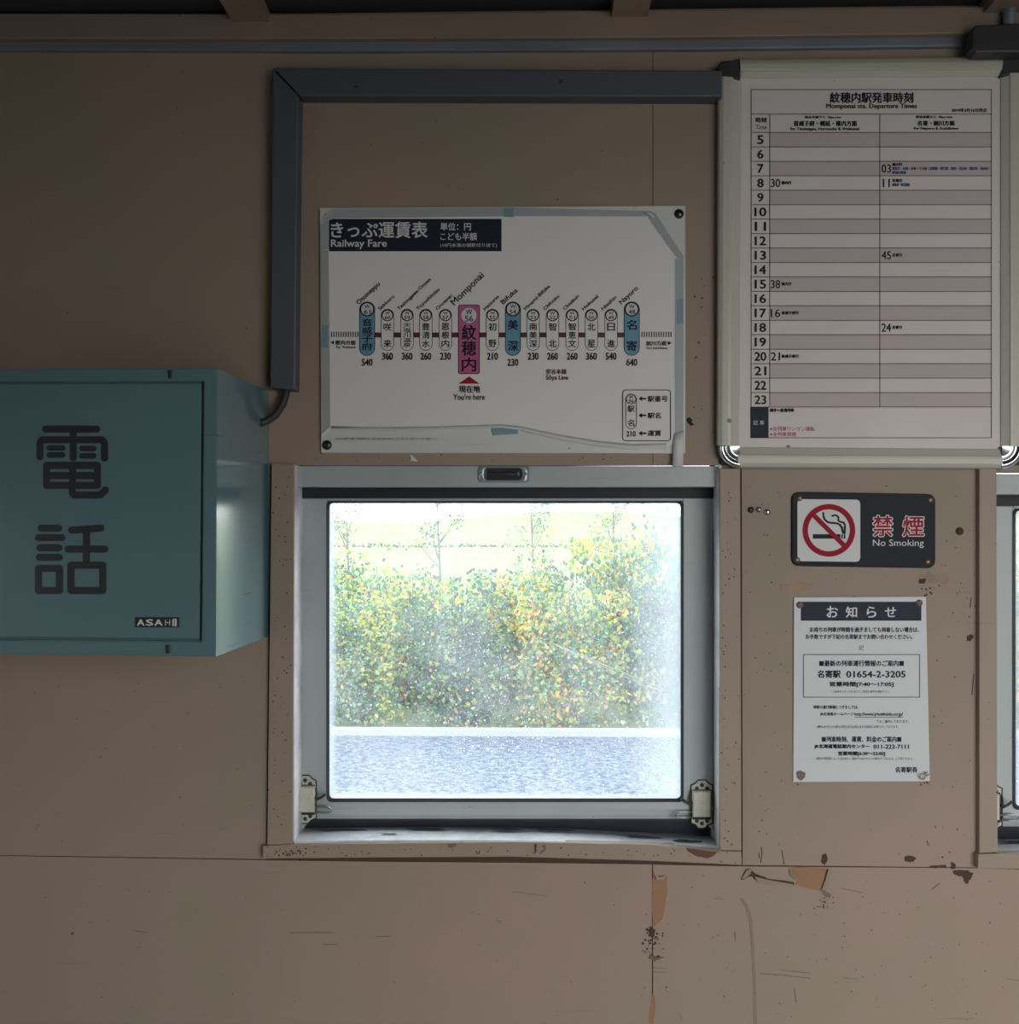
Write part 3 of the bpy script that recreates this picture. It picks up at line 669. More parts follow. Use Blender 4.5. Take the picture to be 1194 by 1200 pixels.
# timetable -----------------------------------------------------------
tt = empty('timetable_frame', W(1010,548,.004), 'cream snap-frame timetable with hour rows, hung right of the fare chart', 'timetable')
TO = .018
pp('backing', [(845,72),(1196,68),(1196,545),(845,545)], .012, .008, M['rawdark'], tt)
pp('timetable_sheet', [(864,82),(1178,80),(1178,530),(862,530)], TO-.004, .0015, M['ttpaper'], tt)
def rail(pts_out, pts_in, so, name='frame_rail'):
    """rounded aluminium rail: outer edge, crown, inner lip"""
    bm = bmesh.new(); rings = []
    for (xo, yo), (xi, yi) in zip(pts_out, pts_in):
        r = []
        for u, o_ in ((0,.006),(0,.016),(.08,.021),(.25,.0245),(.5,.025),(.62,.0245),(.66,.0225),(.97,.0165),(1,.0145),(1,.012)):
            r.append(bm.verts.new(W(xo+(xi-xo)*u, yo+(yi-yo)*u, o_)))
        rings.append(r)
    for a, b in zip(rings, rings[1:]):
        for j in range(len(a)-1): bm.faces.new((a[j], a[j+1], b[j+1], b[j]))
    for r in rings: bm.faces.new(r)
    bmesh.ops.recalc_face_normals(bm, faces=bm.faces)
    return build(name, bm, M['ttframe'], tt)
rail([(841,89),(839.5,522)], [(869,91),(866,523)], 0)
rail([(1203,85),(1204,523)], [(1172,86),(1172,523)], 0)
rail([(867,69),(1176,66.5)], [(868,92),(1173.5,90)], 0)
rail([(864.5,548.5),(1176,549.5)], [(865,524),(1173,526)], 0)
def corner(cx, cy, a0, r, mat, label):
    bm = bmesh.new(); rows = []
    for k in range(9):
        a = math.radians(a0+90*k/8); row = []
        for u, o_ in ((1.0,.006),(1.0,.017),(.93,.022),(.84,.0245),(.74,.024),(.66,.0205),(.60,.021),(.52,.0235),(.40,.0225),(.02,.0215)):
            row.append(bm.verts.new(W(cx+r*u*math.cos(a), cy+r*u*math.sin(a), o_)))
        rows.append(row)
    for a, b in zip(rows, rows[1:]):
        for j in range(len(a)-1): bm.faces.new((a[j], a[j+1], b[j+1], b[j]))
    bmesh.ops.recalc_face_normals(bm, faces=bm.faces)
    o = build('corner_cap', bm, mat, tt, True); o['label'] = label
corner(867,523,90,26,M['chrome'],'chrome corner cap'); corner(1174,523,0,27,M['chrome'],'chrome corner cap')
for q in ([(843,75),(867,68),(867.5,93),(842,91)], [(1175,66),(1203,70),(1203,87),(1173,89)]):
    o = pp('corner_cap', q, .0235, .018, M['plastic'], tt, bev=.002); o['label'] = 'dark grey plastic corner cap'
t0 = TO-.0037; tr = Ink(t0)
LX, C1, C2, RX = 880.2, 902, 1031, 1161.6
ry = lambda i: 155.2+i*16.935
for i in range(0, 19, 2): tr.rect(C1, ry(i), RX, ry(i+1))
tr.done('shaded_rows', M['ttrow'], tt, kind='stuff')
tn = Ink(t0); tn.rect(879.2,477,900.6,513.2); tn.done('remarks_block', M['navy'], tt)
tk = Ink(t0+.0003); lw = .38
def HL(y, x0=LX, x1=RX): tk.rect(x0-lw, y-lw, x1+lw, y+lw)
def VL(x, y0, y1): tk.rect(x-lw, y0, x+lw, y1)
HL(105); HL(133.7); HL(513)
for i in range(20): HL(ry(i))
VL(LX,105,513); VL(RX,105,513); VL(C1,133.7,477); VL(C2,133.7,477)
tk.text('紋穂内駅発車時刻', 972.4,108.2,1070.2,120.4, .016).text('Momponai sta. Departure Times', 968.2,121.5,1074.6,128.4, .016).text('2019年3月16日改正', 1115,127,1156.7,131.4, .02)
tk.text('時刻', 885.4,137.6,898,143.6, .014).text('Time', 885.7,146.4,898.2,151.6, .0)
tk.text('宗谷本線下り  Sōya Line', 943,135.8,985.4,139.2, .025).text('音威子府・幌延・稚内方面', 930,141.5,1004,147.8, .02).text('for Otoineppu, Horonobe & Wakkanai', 926,149.2,1007,153.6, .02)
tk.text('宗谷本線上り  Sōya Line', 1072.8,135.4,1115.8,139, .025).text('名寄・旭川方面', 1075,141.4,1118.7,147.3, .02).text('for Nayoro & Asahikawa', 1070.7,148.8,1122.8,152.8, .02)
for i in range(19):
    yc = (ry(i)+ry(i+1))/2; s = str(5+i); wd_ = 3.6 if len(s) == 1 else (6.9 if s[0] != '1' or s == '10' else 6.6)
    tk.text(s, 891-wd_, yc-5, 891+wd_, yc+5, .02)
def ent(hour, right, s, dest, dx=11.5, wd2=12, y_=0):
    yc = (ry(hour-5)+ry(hour-4))/2; x = (1033 if right else 903.2)
    x_ = x+1.5 if s == '11' else x; tk.text(s, x_, yc-4.8, x+(9.6 if s == '11' else 11), yc+4.8, .008)
    if dest: tk.text(dest, x+12.4, yc-2.2+y_, x+12.4+wd2, yc+1.6+y_, .03)
ent(8,False,'30','稚内行'); ent(15,False,'38','稚内行'); ent(17,False,'16','音威子府行',wd2=20.5); ent(20,False,'21','音威子府行',wd2=20.5)
ent(7,True,'03','旭川行',y_=-4.5); ent(8,True,'11','名寄行',y_=-2.6); ent(13,True,'45','名寄行'); ent(18,True,'24','名寄行')
tk.text('細字＝普通列車', 901.9,478.6,930.4,482.8, .03)
tk.done('lettering', M['ink'], tt, kind='stuff')
tb2 = Ink(t0+.0003); tb2.text('智恵文・日進・多寄・下士別・北剣淵・東六線・塩狩・北比布・南比布・北永山・', 1045.3,195.6,1160,199.2, .03).text('新旭川通過', 1045.3,200.4,1062,203.7, .03).text('南美深・智北通過', 1045.3,214.6,1066,218.2, .03)
tb2.done('blue_lettering', M['blueink'], tt, kind='stuff')
tr2 = Ink(t0+.0003); tr2.text('※全列車ワンマン運転', 902,499.8,954.7,505.2, .008).text('※全列車禁煙', 902,506.4,933,511.3, .008); tr2.done('red_lettering', M['crimson'], tt, kind='stuff')
tw = Ink(t0+.0006); tw.text('記 事', 882.6,492.6,895.4,498, .0); tw.done('white_lettering', M['white'], tt, kind='stuff')

# no smoking sign -----------------------------------------------------
ns = empty('no_smoking_sign', W(1011,665,.004), 'dark glossy no smoking sign with red ring pictogram', 'sign')
rr = [(x, y+(x-1011)*.016) for x, y in rrect(927.8,577.6,1096.2,664.6,9)]
pp('sign_plate', rr, .008, .0035, plain('sign_black_gloss', (.012,.018,.026), .42, spec=.1), ns, bev=.0012)
q = Ink(.0083); q.poly([(x, y+(x-971)*.01) for x, y in rrect(934.4,585.2,1008,658,5)]); q.done('pictogram_field', M['white'], ns)
q = Ink(.0086); q.rect(952.3,626,984.8,631.2).rect(985.8,626,987.6,631.2).rect(988.7,626,990.6,631.2)
zz = lambda pts: [(860+x/3.575, 560+y/3.575) for x, y in pts]
q.line(zz([(374,147),(375,160),(380,174),(394,186),(412,189),(430,190),(444,196),(452,208),(457,230)]), 2.3)
q.line(zz([(411,160),(420,156),(431,158),(438,166),(437,178),(445,184),(458,187),(465,196),(465,212),(464,232)]), 2.1)
q.done('cigarette_print', M['ink'], ns)
q = Ink(.0089); q.ring(971.3,621.5,24.6,30.9); q.line([(953,603.2),(989.6,639.8)], 5.6, False); q.done('prohibition_ring', M['red'], ns)
for ch, x0_, y0_, x1_, y1_ in (('禁',1023,604.4,1046,628.4),('煙',1058,605.2,1082.4,628.4)):
    q = Ink(.0083)
    for kk in range(10): q.k = kk; v_, f_, (a_, b_, c_, d_) = glyphs(ch); sx_, sy_ = (x1_-x0_)/(c_-a_), (y1_-y0_)/(d_-b_); ox, oy = 1.35*math.cos(kk*.628), 1.35*math.sin(kk*.628); q.add([(x0_+(p[0]-a_)*sx_+ox, y1_-(p[1]-b_)*sy_+oy) for p in v_], f_, kk)
    q.done('white_outline', M['white'], ns)
    q = Ink(.0086); q.text(ch, x0_, y0_, x1_, y1_, .012); q.done('red_lettering', M['red'], ns)
q = Ink(.0083); q.text('No Smoking', 1022.8,632.2,1082.4,642.2, .0); q.done('white_lettering', M['white'], ns, kind='stuff')
for x, y in ((937,584),(1090,586),(934,656),(1087,658.5)):
    bm = bmesh.new(); dome(bm, W(x,y,.0078), .0046, .0028, 14); build('sign_tack', bm, M['brass'], ns, True)

# notice --------------------------------------------------------------
no = empty('notice_sheet', W(1008,916,.004), 'laminated white station notice tacked below the no smoking sign', 'notice')
bm = bmesh.new(); nu, nv = 14, 18; gr = []
def NQ(u, v):
    x = (930.5+(u)*(1085-930.5))*(1-v) + (929.5+u*(1089.5-929.5))*v; y = (700.2-u*.8)*(1-v)+(916.3-u*.8)*v
    return x, y
def nbump(u, v): return .0062 + .0012*math.sin(3.1*v+1)*math.sin(2.2*u+.4) + .0022*max(0, u-.8)*5*max(0,v-.6)*2.2
for j in range(nv+1):
    gr.append([bm.verts.new(W(*NQ(i/nu, j/nv), nbump(i/nu, j/nv))) for i in range(nu+1)])
for j in range(nv):
    for i in range(nu): bm.faces.new((gr[j][i], gr[j][i+1], gr[j+1][i+1], gr[j+1][i]))
o = build('sheet', bm, plain('glossy_laminate', (.70,.73,.75), .38, spec=.3), no, True)
NO = .0092
class SheetInk(Ink):
    def add(self, pts, faces, j=0):
        b = len(self.v)
        for x, y in pts:
            u = (x-930)/157; v = (y-700)/216
            self.v.append(W(x, y, nbump(u, v)+self.off+j*2e-5))
        self.f += [tuple(b+i for i in f) for f in faces]
q = SheetInk(.0003)
for i in range(12):
    for j in range(3):
        x0 = 938.4+i*(1079.6-938.4)/12; x1 = 938.4+(i+1)*(1079.6-938.4)/12; y0 = 705.2+j*7.4; q.rect(x0,y0,x1,y0+7.4)
q.done('heading_bar', M['navy'], no)
q = SheetInk(.0006); q.text('お', 968.8,710.5,982,723.5, .01).text('知', 991,711,1004.3,723.5, .01).text('ら', 1015.5,711,1026.8,723.5, .01).text('せ', 1037,711.5,1050,723, .01); q.done('heading_lettering', M['white'], no, kind='stuff')
q = SheetInk(.0004)
q.text('お待ちの列車が時間を過ぎましても到着しない場合は、', 949,735,1077,740.8, .014).text('お手数ですが下記の名寄駅までお問い合わせください。', 944,743.4,1069,749, .014).text('記', 1006.3,756,1012,761.8, .0)
q.text('■最新の列車運行情報のご案内■', 960,774,1059,780.8, .014).text('名寄駅', 957.8,785.6,985,794.2, .018).text('01654-2-3205', 991.6,786.4,1061,793.8, .018).text('営業時間[7:40〜17:05]', 972,799,1047,805.2, .02)
q.text('※音声ガイダンスに従ってご希望の番号を選択下さい。', 976,809,1043,812, .0).text('列車の運行情報につきましては、', 953,826.6,1006,830.8, .012).text('JR北海道ホームページ', 961,834.8,1000,839.2, .012).text('http://www.jrhokkaido.co.jp/', 1001.3,834.9,1058,839.8, .012)
q.rect(1001,840.2,1058,840.8)
q.text('でもご案内しております。', 1027,843.4,1065,847.2, .0).text('※概ね30分以上の遅れが発生または見込まれる場合にお知らせしております。', 957,850,1053,853.4, .0)
q.text('■列車時刻、運賃、料金のご案内■', 963,863,1056,869.6, .014).text('JR北海道電話案内センター', 954,872.2,1019,877.6, .024).text('011-222-7111', 1023.5,872.6,1065,877.4, .024).text('営業時間[6:30〜22:00]', 982,880.6,1037,886, .02)
q.text('※曜日や時間帯によって混み合い、電話がつながりにくい場合がございます。ご了承ください。', 956,887.4,1069,890.6, .0).text('名寄駅長', 1049,898.8,1075,905.2, .014)
for a in ((941.4,766.6,1077.8,767.4),(941.4,816.6,1077.8,817.4)):
    for i in range(8):
        xa = a[0]+(a[2]-a[0])*i/8; xb = a[0]+(a[2]-a[0])*(i+1)/8; q.rect(xa, a[1], xb, a[3])
for x in (941,1077.2):
    for i in range(5): q.rect(x,766.6+i*10.1,x+.8,766.6+(i+1)*10.1)
q.done('lettering', M['ink'], no, kind='stuff')
for x, y in ((937,709),(1077,706.5)):
    bm = bmesh.new(); dome(bm, W(x,y,.0066), .0056, .003, 14); build('tack', bm, plain('brown_tack', (.20,.13,.10), .5), no, True)
tp = Ink(.0095)
pp('torn_corner', [(934,905),(938,903),(944,906),(943,911),(939,915),(935,912)], .0082, .0005, M['curl'], no)
# clumps of torn paint at the lower right corner
for (x, y, r) in ((1081,910,3.2),(1086,907,2.0)):
    bm = bmesh.new(); tube(bm, [W(x+r*math.cos(a), y+r*math.sin(a), .011+.001*math.sin(2*a)) for a in [k*.55 for k in range(10)]], .0009, 6)
    build('torn_loop', bm, M['adhesive'], no, True)

# loose tacks in the wall --------------------------------------------
for (x, y, r, mt, lb) in ((879.8,597.5,.0052,'plastic','dark round tack, leftmost of three left of the no smoking sign'), (889,597,.0046,'steel','grey metal tack, middle of three left of the no smoking sign'), (899,600,.0050,'chrome','bright shiny tack nearest the no smoking sign, rightmost of three'), (1124.5,622.5,.0062,'rawdark','dark brown round plug right of the no smoking sign')):
    bm = bmesh.new(); c = W(x,y,.0046); dome(bm, c, r, .0035, 16)
    tag(build('wall_tack', bm, M[mt], None, True, origin=c), lb, 'tack', 'tacks and plugs stuck in the wall')

# black box with conduit at top right --------------------------------
jb = empty('junction_box', W(1172,60,.004), 'black plastic junction box on the rail at upper right corner', 'junction box')
pp('box_case', [(1139,36),(1144,29),(1215,26),(1218,56),(1214,61),(1144,61.5),(1139,56)], .050, .0255, M['plastic'], jb, bev=.003)
bm = bmesh.new(); tube(bm, [W(1182,32,.035), W(1183,10,.035), W(1184,-8,.035), W(1184.5,-30,.0345)][:3], .0095, 14); build('conduit', bm, M['rail'], jb, True)

# wear on the wall: bare patches and curled paint --------------------
def patch(name, pts, mat, parent, off=.0046, th=.0004): return pp(name, pts, off, th, mat, parent)
def jag(pts, amp=.8, n=3, seed=1):
    rd = random.Random(seed); out = []
    for i, p in enumerate(pts):
        q_ = pts[(i+1)%len(pts)]
        for k in range(n):
            u = k/n; out.append((p[0]+(q_[0]-p[0])*u+rd.uniform(-amp,amp)*1.3*(k>0), p[1]+(q_[1]-p[1])*u+rd.uniform(-amp,amp)*1.3*(k>0)))
    return out
patch('bare_patch', jag([(769,1026),(782,1026),(781,1052),(776,1078),(764.5,1087),(763.8,1062),(764.5,1030)], .7, 3, 3), M['rawwood'], pd)
patch('bare_patch', jag([(764.6,1165),(767,1168),(768,1184),(766,1200),(761,1200),(762,1180)], .5, 3, 5), M['rawwood'], pd)
patch('bare_patch', jag([(926,1016.5),(971,1018),(967,1033),(963,1044),(948,1041),(930,1037),(936,1029),(929,1025)], 1.0, 3, 4), M['rawwood'], pd)
patch('peeled_edge', jag([(868,1031),(874,1021),(880,1019),(886,1024),(900,1030),(930,1034),(930,1038),(905,1036),(888,1034),(882,1027)], .9, 3, 6), M['rawdark'], pd, .0052)
patch('peeled_edge', jag([(961,1041),(967,1044),(975,1049),(973,1053),(966,1050)], .8, 3, 8), M['curl'], pd, .0050)
for pts, sd in (([(963,1002),(968,1000),(970,1007),(966,1014),(962,1010)],1), ([(1060,1004),(1068,1003),(1074,1006),(1070,1010),(1060,1009)],2), ([(1133,745),(1138,743),(1141,747),(1137,752),(1133,751)],9), ([(1114,1010),(1120,1013),(1119,1018),(1114,1018)],10)):
    patch('paint_chip', jag(pts, .6, 2, sd), M['rawdark'], pb)
patch('paint_chip', jag([(1090,1014.5),(1108,1013.5),(1110,1017),(1090,1017)], .5, 3, 11), M['rawdark'], pb)
patch('paint_chip', jag([(1116,1021),(1125,1019.5),(1135,1020),(1141,1023),(1137,1031),(1132,1036),(1127,1027),(1118,1025)], .8, 3, 12), M['rawdark'], pd)
patch('glue_stain', jag([(915,684),(930,684),(937,681),(944,683),(953,684),(951,691),(938,694),(928,691),(915,693)], .8, 3, 13), M['adhesive'], pb)
patch('glue_stain', jag([(1077,675),(1085,673),(1088,669),(1094,673),(1111,671),(1111,683),(1092,684),(1080,683)], .8, 3, 14), M['adhesive'], pb)
patch('paint_chip', jag([(1077,679),(1085,678),(1083,684),(1077,684)], .5, 2, 15), M['rawdark'], pb, .0050)
patch('drip_stain', [(870,1052),(876,1060),(881,1075),(884,1110),(886,1150),(888,1260),(884,1260),(882.5,1150),(880.5,1110),(878,1080),(873,1064),(867,1054)], M['stain'], pd)
patch('bare_patch', jag([(803,993.5),(843,998.5),(838,1001),(829,1006),(818,1004),(806,998)], .6, 3, 16), plain('red_brown_primer', (.14,.06,.045), .7), tb_, .0186)
patch('paint_chip', jag([(524,989),(534,988.5),(535,991),(530,994),(525,993)], .5, 2, 17), M['curl'], tb_, .0186)
patch('paint_chip', jag([(626,989.5),(629,989.5),(628,999),(626,1001)], .4, 2, 18), M['rawdark'], tb_, .0186)
patch('paint_chip', jag([(634,991),(639,990),(640,996),(634,1001),(631,1000),(637,995)], .4, 2, 19), M['curl'], tb_, .0186)
patch('paint_chip', jag([(808,489),(811,491),(810,494),(814,497),(809,499),(806,496),(804,493)], .7, 2, 20), M['dark'], pb)
patch('torn_paper', [(481,532),(490,541),(481.5,540)], M['white'], pa, .0052)
# lifted flakes standing off the wall at the edges of the bare patches, hairline cracks and scuffs
def flake(name, pts, offs, parent, mat='wall'):
    bm = bmesh.new(); bm.faces.new([bm.verts.new(W(x, y, o_)) for (x, y), o_ in zip(pts, offs)])
    bmesh.ops.triangulate(bm, faces=bm.faces[:]); o = build(name, bm, M[mat], parent); m_ = o.modifiers.new('thick', 'SOLIDIFY'); m_.thickness = .0005; return o
flake('paint_flake', [(766,1022),(772,1028),(782,1026.5),(776,1031),(770,1031)], (.009,.007,.005,.006,.008), pd)
flake('paint_flake', [(869,1029),(875,1020),(882,1018),(879,1024),(872,1030)], (.005,.008,.011,.008,.006), pd)
flake('paint_flake', [(884,1027),(900,1031),(929,1036),(930,1040),(902,1037),(888,1034)], (.009,.007,.006,.005,.005,.006), pd)
flake('paint_flake', [(971,1019),(967,1032),(963,1043),(967,1044),(971,1034),(974,1022)], (.009,.008,.008,.005,.005,.005), pd)
flake('paint_flake', [(926,1017),(929,1025),(936,1029),(932,1031),(925,1026)], (.007,.008,.007,.005,.005), pd)
flake('paint_flake', [(763,1086),(768,1090),(765,1101),(761,1094)], (.008,.007,.005,.006), pd, 'rawdark')
flake('paint_flake', [(762,1118),(768,1122),(778,1122),(768,1125),(762,1124)], (.006,.008,.005,.005,.005), pd, 'curl')
q = Ink(.00475)
for a_ in (((890,1141),(912,1142.5),(950,1146.5)),((915,1137),(932,1138.5),(950,1140.5)),((987,1146),(1003,1147.5)),((765,1134),(781,1135)),((764,1139),(780,1139.6)),((931,1158),(933,1175)),((838,1053),(848,1054)),((861,1092),(862,1103)),((985,1041),(1010,1046)),((1092,1043),(1101,1035)),((796,1188),(800,1196)),((340,1093),(392,1093)),((378,1107),(396,1106.5)),((440,1098),(458,1097)),((155,1090),(172,1093)),((160,1110),(166,1110)),((600,1045),(640,1050)),((1180,1147),(1194,1149))):
    q.line(list(a_), .7, False)
q.done('scuff_marks', M['curl'], pd, kind='stuff')
q = Ink(.00475)
for a_ in (((892,992),(893,1000),(891.5,1011)),((916,996),(917.5,1004),(919,1013)),((1150-12,700),(1137,712)),((889,1000),(890,1006)),((1141,790),(1139,815)),((1086,985),(1088,991))):
    q.line(list(a_), .8, False)
q.done('scuff_marks', M['rawdark'], pb, kind='stuff')
# scatter of little dark chips around the worn spots
rd = random.Random(5)
bm = bmesh.new()
def chips(cx, cy, sx, sy, n, r0=.5, r1=1.6, off=.0047):
    for _ in range(n):
        x, y = rd.gauss(cx, sx), rd.gauss(cy, sy); r = rd.uniform(r0, r1); a = rd.uniform(0,3)
        pts = [(x+r*rd.uniform(.6,1.1)*math.cos(a+k*math.pi/3), y+r*rd.uniform(.6,1.1)*math.sin(a+k*math.pi/3)) for k in range(6)]
        bm.faces.new([bm.verts.new(W(px, py, off)) for px, py in pts])
chips(764,1100,5,9,44,.6,1.9); chips(766,1118,5,5,10); chips(966,1056,5,7,26,.4,1.1); chips(780,1160,2,3,3)
for _ in range(90): chips(rd.uniform(760,1180), rd.uniform(1025,1195), 1, 1, 1, .4, 1.0)
for _ in range(60): chips(rd.uniform(0,760), rd.uniform(1025,1195), 1, 1, 1, .3, .8)
o = build('paint_specks', bm, M['rawdark'], pd); o['kind'] = 'stuff'
bm = bmesh.new()
for _ in range(110): chips(rd.choice((rd.uniform(873,925), rd.uniform(1100,1143), rd.uniform(873,1143))), rd.uniform(560,1005), 1, 1, 1, .4, 1.2)
chips(1086,690,6,6,10); chips(1083,918,3,2,10); chips(937,918,4,3,8)
o = build('paint_specks', bm, M['rawdark'], pb); o['kind'] = 'stuff'
bm = bmesh.new()
for _ in range(40): chips(rd.uniform(20,300), rd.uniform(780,1000), 1, 1, 1, .3, .9)
for _ in range(24): chips(rd.uniform(20,300), rd.uniform(80,420), 1, 1, 1, .3, .8)
for _ in range(36): chips(rd.uniform(356,760), rd.choice((rd.uniform(118,240), rd.uniform(532,543))), 1, 1, 1, .4, 1.1)
chips(822,400,8,90,16); o = build('paint_specks', bm, M['rawdark'], pa); o['kind'] = 'stuff'
for tr_o, rects, o_ in ((tl_, (317,550,342,985), .0144), (tr_, (846,560,866,990), .0144), (tb_, (312,993,866,1003), .0184)):
    bm = bmesh.new()
    for _ in range(60 if tr_o is not tb_ else 70): chips(rd.uniform(rects[0],rects[2]), rd.uniform(rects[1],rects[3]), 1, .5, 1, .4, 1.3, o_)
    if tr_o is tb_: chips(340,999,9,3,24,.5,1.6,o_)
    o = build('paint_specks', bm, M['rawdark'], tr_o); o['kind'] = 'stuff'

# ================================================================== OUTSIDE
GZ = -.35
kl = GP(597, 863, GZ).y           # distance of the kerb
m, nt, b = newmat('asphalt'); g = N(nt, 'ShaderNodeNewGeometry'); L = nt.links.new
n1 = N(nt, 'ShaderNodeTexNoise', Scale=17., Detail=8, Roughness=.8); L(g.outputs['Position'], n1.inputs['Vector'])
r1 = N(nt, 'ShaderNodeValToRGB'); r1.color_ramp.elements[0].position = .43; r1.color_ramp.elements[0].color = (.02,.034,.06,1); r1.color_ramp.elements[1].position = .58; r1.color_ramp.elements[1].color = (.145,.172,.23,1)
L(n1.outputs[0], r1.inputs[0]); L(r1.outputs[0], b.inputs['Base Color']); b.inputs['Roughness'].default_value = .7
bu = N(nt, 'ShaderNodeBump', Strength=.6, Distance=.01); L(n1.outputs[0], bu.inputs['Height']); L(bu.outputs[0], b.inputs['Normal'])
bm = bmesh.new(); box(bm, (-30, .11, GZ-.05), (30, kl, GZ)); tag(build('road', bm, m), kind='structure')
bm = bmesh.new(); box(bm, (-30, -25, GZ-.05), (30, RY-.11, GZ)); tag(build('yard_ground', bm, plain('gravel', (.24,.235,.22), .8, bump=.5, bscale=40)), kind='structure')
bm = bmesh.new()
box(bm, (-30, kl, GZ-.05), (30, kl+.12, GZ+.052)); tag(build('kerb', bm, plain('pale_concrete', (.30,.32,.33), .7, bump=.3)), kind='structure')
grass = painted('meadow', (.115,.155,.05), (.14,.165,.07), dirt=(.08,.12,.045), rough=.9, specks=.5, sscale=2, mott=.2, size=.3)
bm = bmesh.new(); nx = 40
rows = []
for (yy, zz_) in ((kl+.12, GZ), (20, GZ), (45, GZ), (75, -.3), (90, 0.0), (160, 1.3), (240, 2.9)):
    rows.append([bm.verts.new((-160+8*i, yy, zz_+ (0 if yy < 30 else yy*.006*math.sin(i*.55+yy*.01)))) for i in range(nx+1)])
for a, b_ in zip(rows, rows[1:]):
    for i in range(nx): bm.faces.new((a[i], a[i+1], b_[i+1], b_[i]))
tag(build('meadow_hill', bm, grass, None, True), kind='structure')
# outside skin of the waiting room (plain, unseen)
def leafmat(name, cols, shift=0., patch=.9):
    m, nt, b = newmat(name); L = nt.links.new
    g = N(nt, 'ShaderNodeNewGeometry'); r = N(nt, 'ShaderNodeValToRGB')
    els = r.color_ramp.elements
    while len(els) < len(cols): els.new(.5)
    for i, (p, c) in enumerate(cols): els[i].position = p; els[i].color = (*c, 1)
    n = N(nt, 'ShaderNodeTexNoise', Scale=2.6, Detail=2); L(g.outputs['Position'], n.inputs['Vector'])
    a = N(nt, 'ShaderNodeMath', operation='MULTIPLY_ADD'); L(n.outputs[0], a.inputs[0]); a.inputs[1].default_value = patch*1.9; a.inputs[2].default_value = -patch*.95+shift
    c = N(nt, 'ShaderNodeMath', operation='MULTIPLY_ADD', use_clamp=True); L(g.outputs['Random Per Island'], c.inputs[0]); c.inputs[1].default_value = .85; L(a.outputs[0], c.inputs[2])
    L(c.outputs[0], r.inputs[0]); L(r.outputs[0], b.inputs['Base Color']); b.inputs['Roughness'].default_value = .55
    tlu = N(nt, 'ShaderNodeBsdfTranslucent'); L(r.outputs[0], tlu.inputs[0]); mx = N(nt, 'ShaderNodeMixShader'); mx.inputs[0].default_value = .4
    out = nt.nodes['Material Output']; L(b.outputs[0], mx.inputs[1]); L(tlu.outputs[0], mx.inputs[2]); L(mx.outputs[0], out.inputs[0])
    return m
green = (.10,.20,.08); lime = (.28,.38,.06); teal = (.05,.17,.12); mauve = (.11,.085,.10); yel = (.55,.42,.08); ora = (.58,.22,.07); redd = (.42,.10,.07); pale = (.24,.36,.16)
RAMP = lambda e: [(0,mauve),(.22,teal),(.42,green),(.58,pale),(.70,lime),(.82,yel),(.91,e),(1,yel)]
LM = [leafmat('green_leaves', RAMP(lime), .08), leafmat('mixed_autumn_leaves', RAMP(ora), .14), leafmat('dark_leaves', RAMP(ora), -.10)]
BARK = plain('bark', (.15,.13,.135), .8)
def leaf(bm, c, r, rnd):
    n = Vector((rnd.gauss(0,.6), -1+rnd.gauss(0,.5), rnd.gauss(.3,.6))).normalized(); u = n.orthogonal().normalized()
    u.rotate(Matrix.Rotation(rnd.uniform(0,6.3), 3, n)); v = n.cross(u)
    pts = [(0,-1),(.55,-.35),(.5,.35),(0,1),(-.5,.35),(-.55,-.35)]
    vs = [bm.verts.new(c+u*a*r+v*b_*r+n*(.12*r if i in (0,3) else 0)) for i, (a, b_) in enumerate(pts)]
    bm.faces.new(vs)
def shrub_mesh(seed, rx, h, nl, leaf_r):
    rnd = random.Random(seed); bm = bmesh.new(); st = bmesh.new()
    clumps = []
    for k in range(9):
        a = rnd.uniform(-1,1)*rx*.75; b_ = rnd.uniform(-.3,.3); top = h*rnd.uniform(.55,1)
        p0 = Vector((a*.3,b_*.3,0)); p1 = Vector((a*.7,b_,top*.5)); p2 = Vector((a,b_+rnd.uniform(-.1,.1),top))
        tube(st, [p0,p1,p2], [.014,.010,.004], 5)
        for q in range(7):
            u = rnd.uniform(.12,1); c = p0.lerp(p1, u*2) if u < .5 else p1.lerp(p2, u*2-1); clumps.append((c, rnd.uniform(.08,.20)))
    for _ in range(nl):
        c, r = rnd.choice(clumps); d = Vector((rnd.gauss(0,1),rnd.gauss(0,1),rnd.gauss(0,1)))*r*.62
        p = c+d
        if rnd.random() < .42: p = Vector((rnd.uniform(-.5,.5), rnd.uniform(-.4,.4), h*.82*rnd.random()**.8))
        p.x = max(-.52, min(.52, p.x)); p.y = max(-.45, min(.45, p.y))
        if p.z < .03: p.z = abs(p.z)+.03
        if p.z > h*.72 and rnd.random() < (p.z/h-.72)*2.2: continue
        leaf(bm, p, leaf_r*rnd.uniform(.6,1.5), rnd)
    return bm, st
protos = []
labels = ['leafy green bush with lime tips', 'autumn bush with orange and yellow leaves', 'dark bush with mauve stems']
def place_shrub(idx, x, y, s, sz, label):
    o = empty('shrub', (x,y,GZ-.02 if y < 20 else GZ), label, 'bush', 'bushes along the far kerb')
    for nm, me, mt in protos[idx]:
        c = bpy.data.objects.new(nm, me); COL.objects.link(c); c.parent = o
        if nm == 'foliage': c['kind'] = 'stuff'
    o.scale = (s, s, sz); o.rotation_euler.z = random.choice((0, math.pi))
for i in range(3):
    bm, st = shrub_mesh(11+i, .5, 1.55, 6500, .022)
    me = bpy.data.meshes.new('foliage'); bm.to_mesh(me); bm.free(); me.materials.append(LM[i])
    ms = bpy.data.meshes.new('stems'); st.to_mesh(ms); st.free(); ms.materials.append(BARK)
    protos.append([('foliage', me, None), ('stems', ms, None)])
y0 = kl+.62
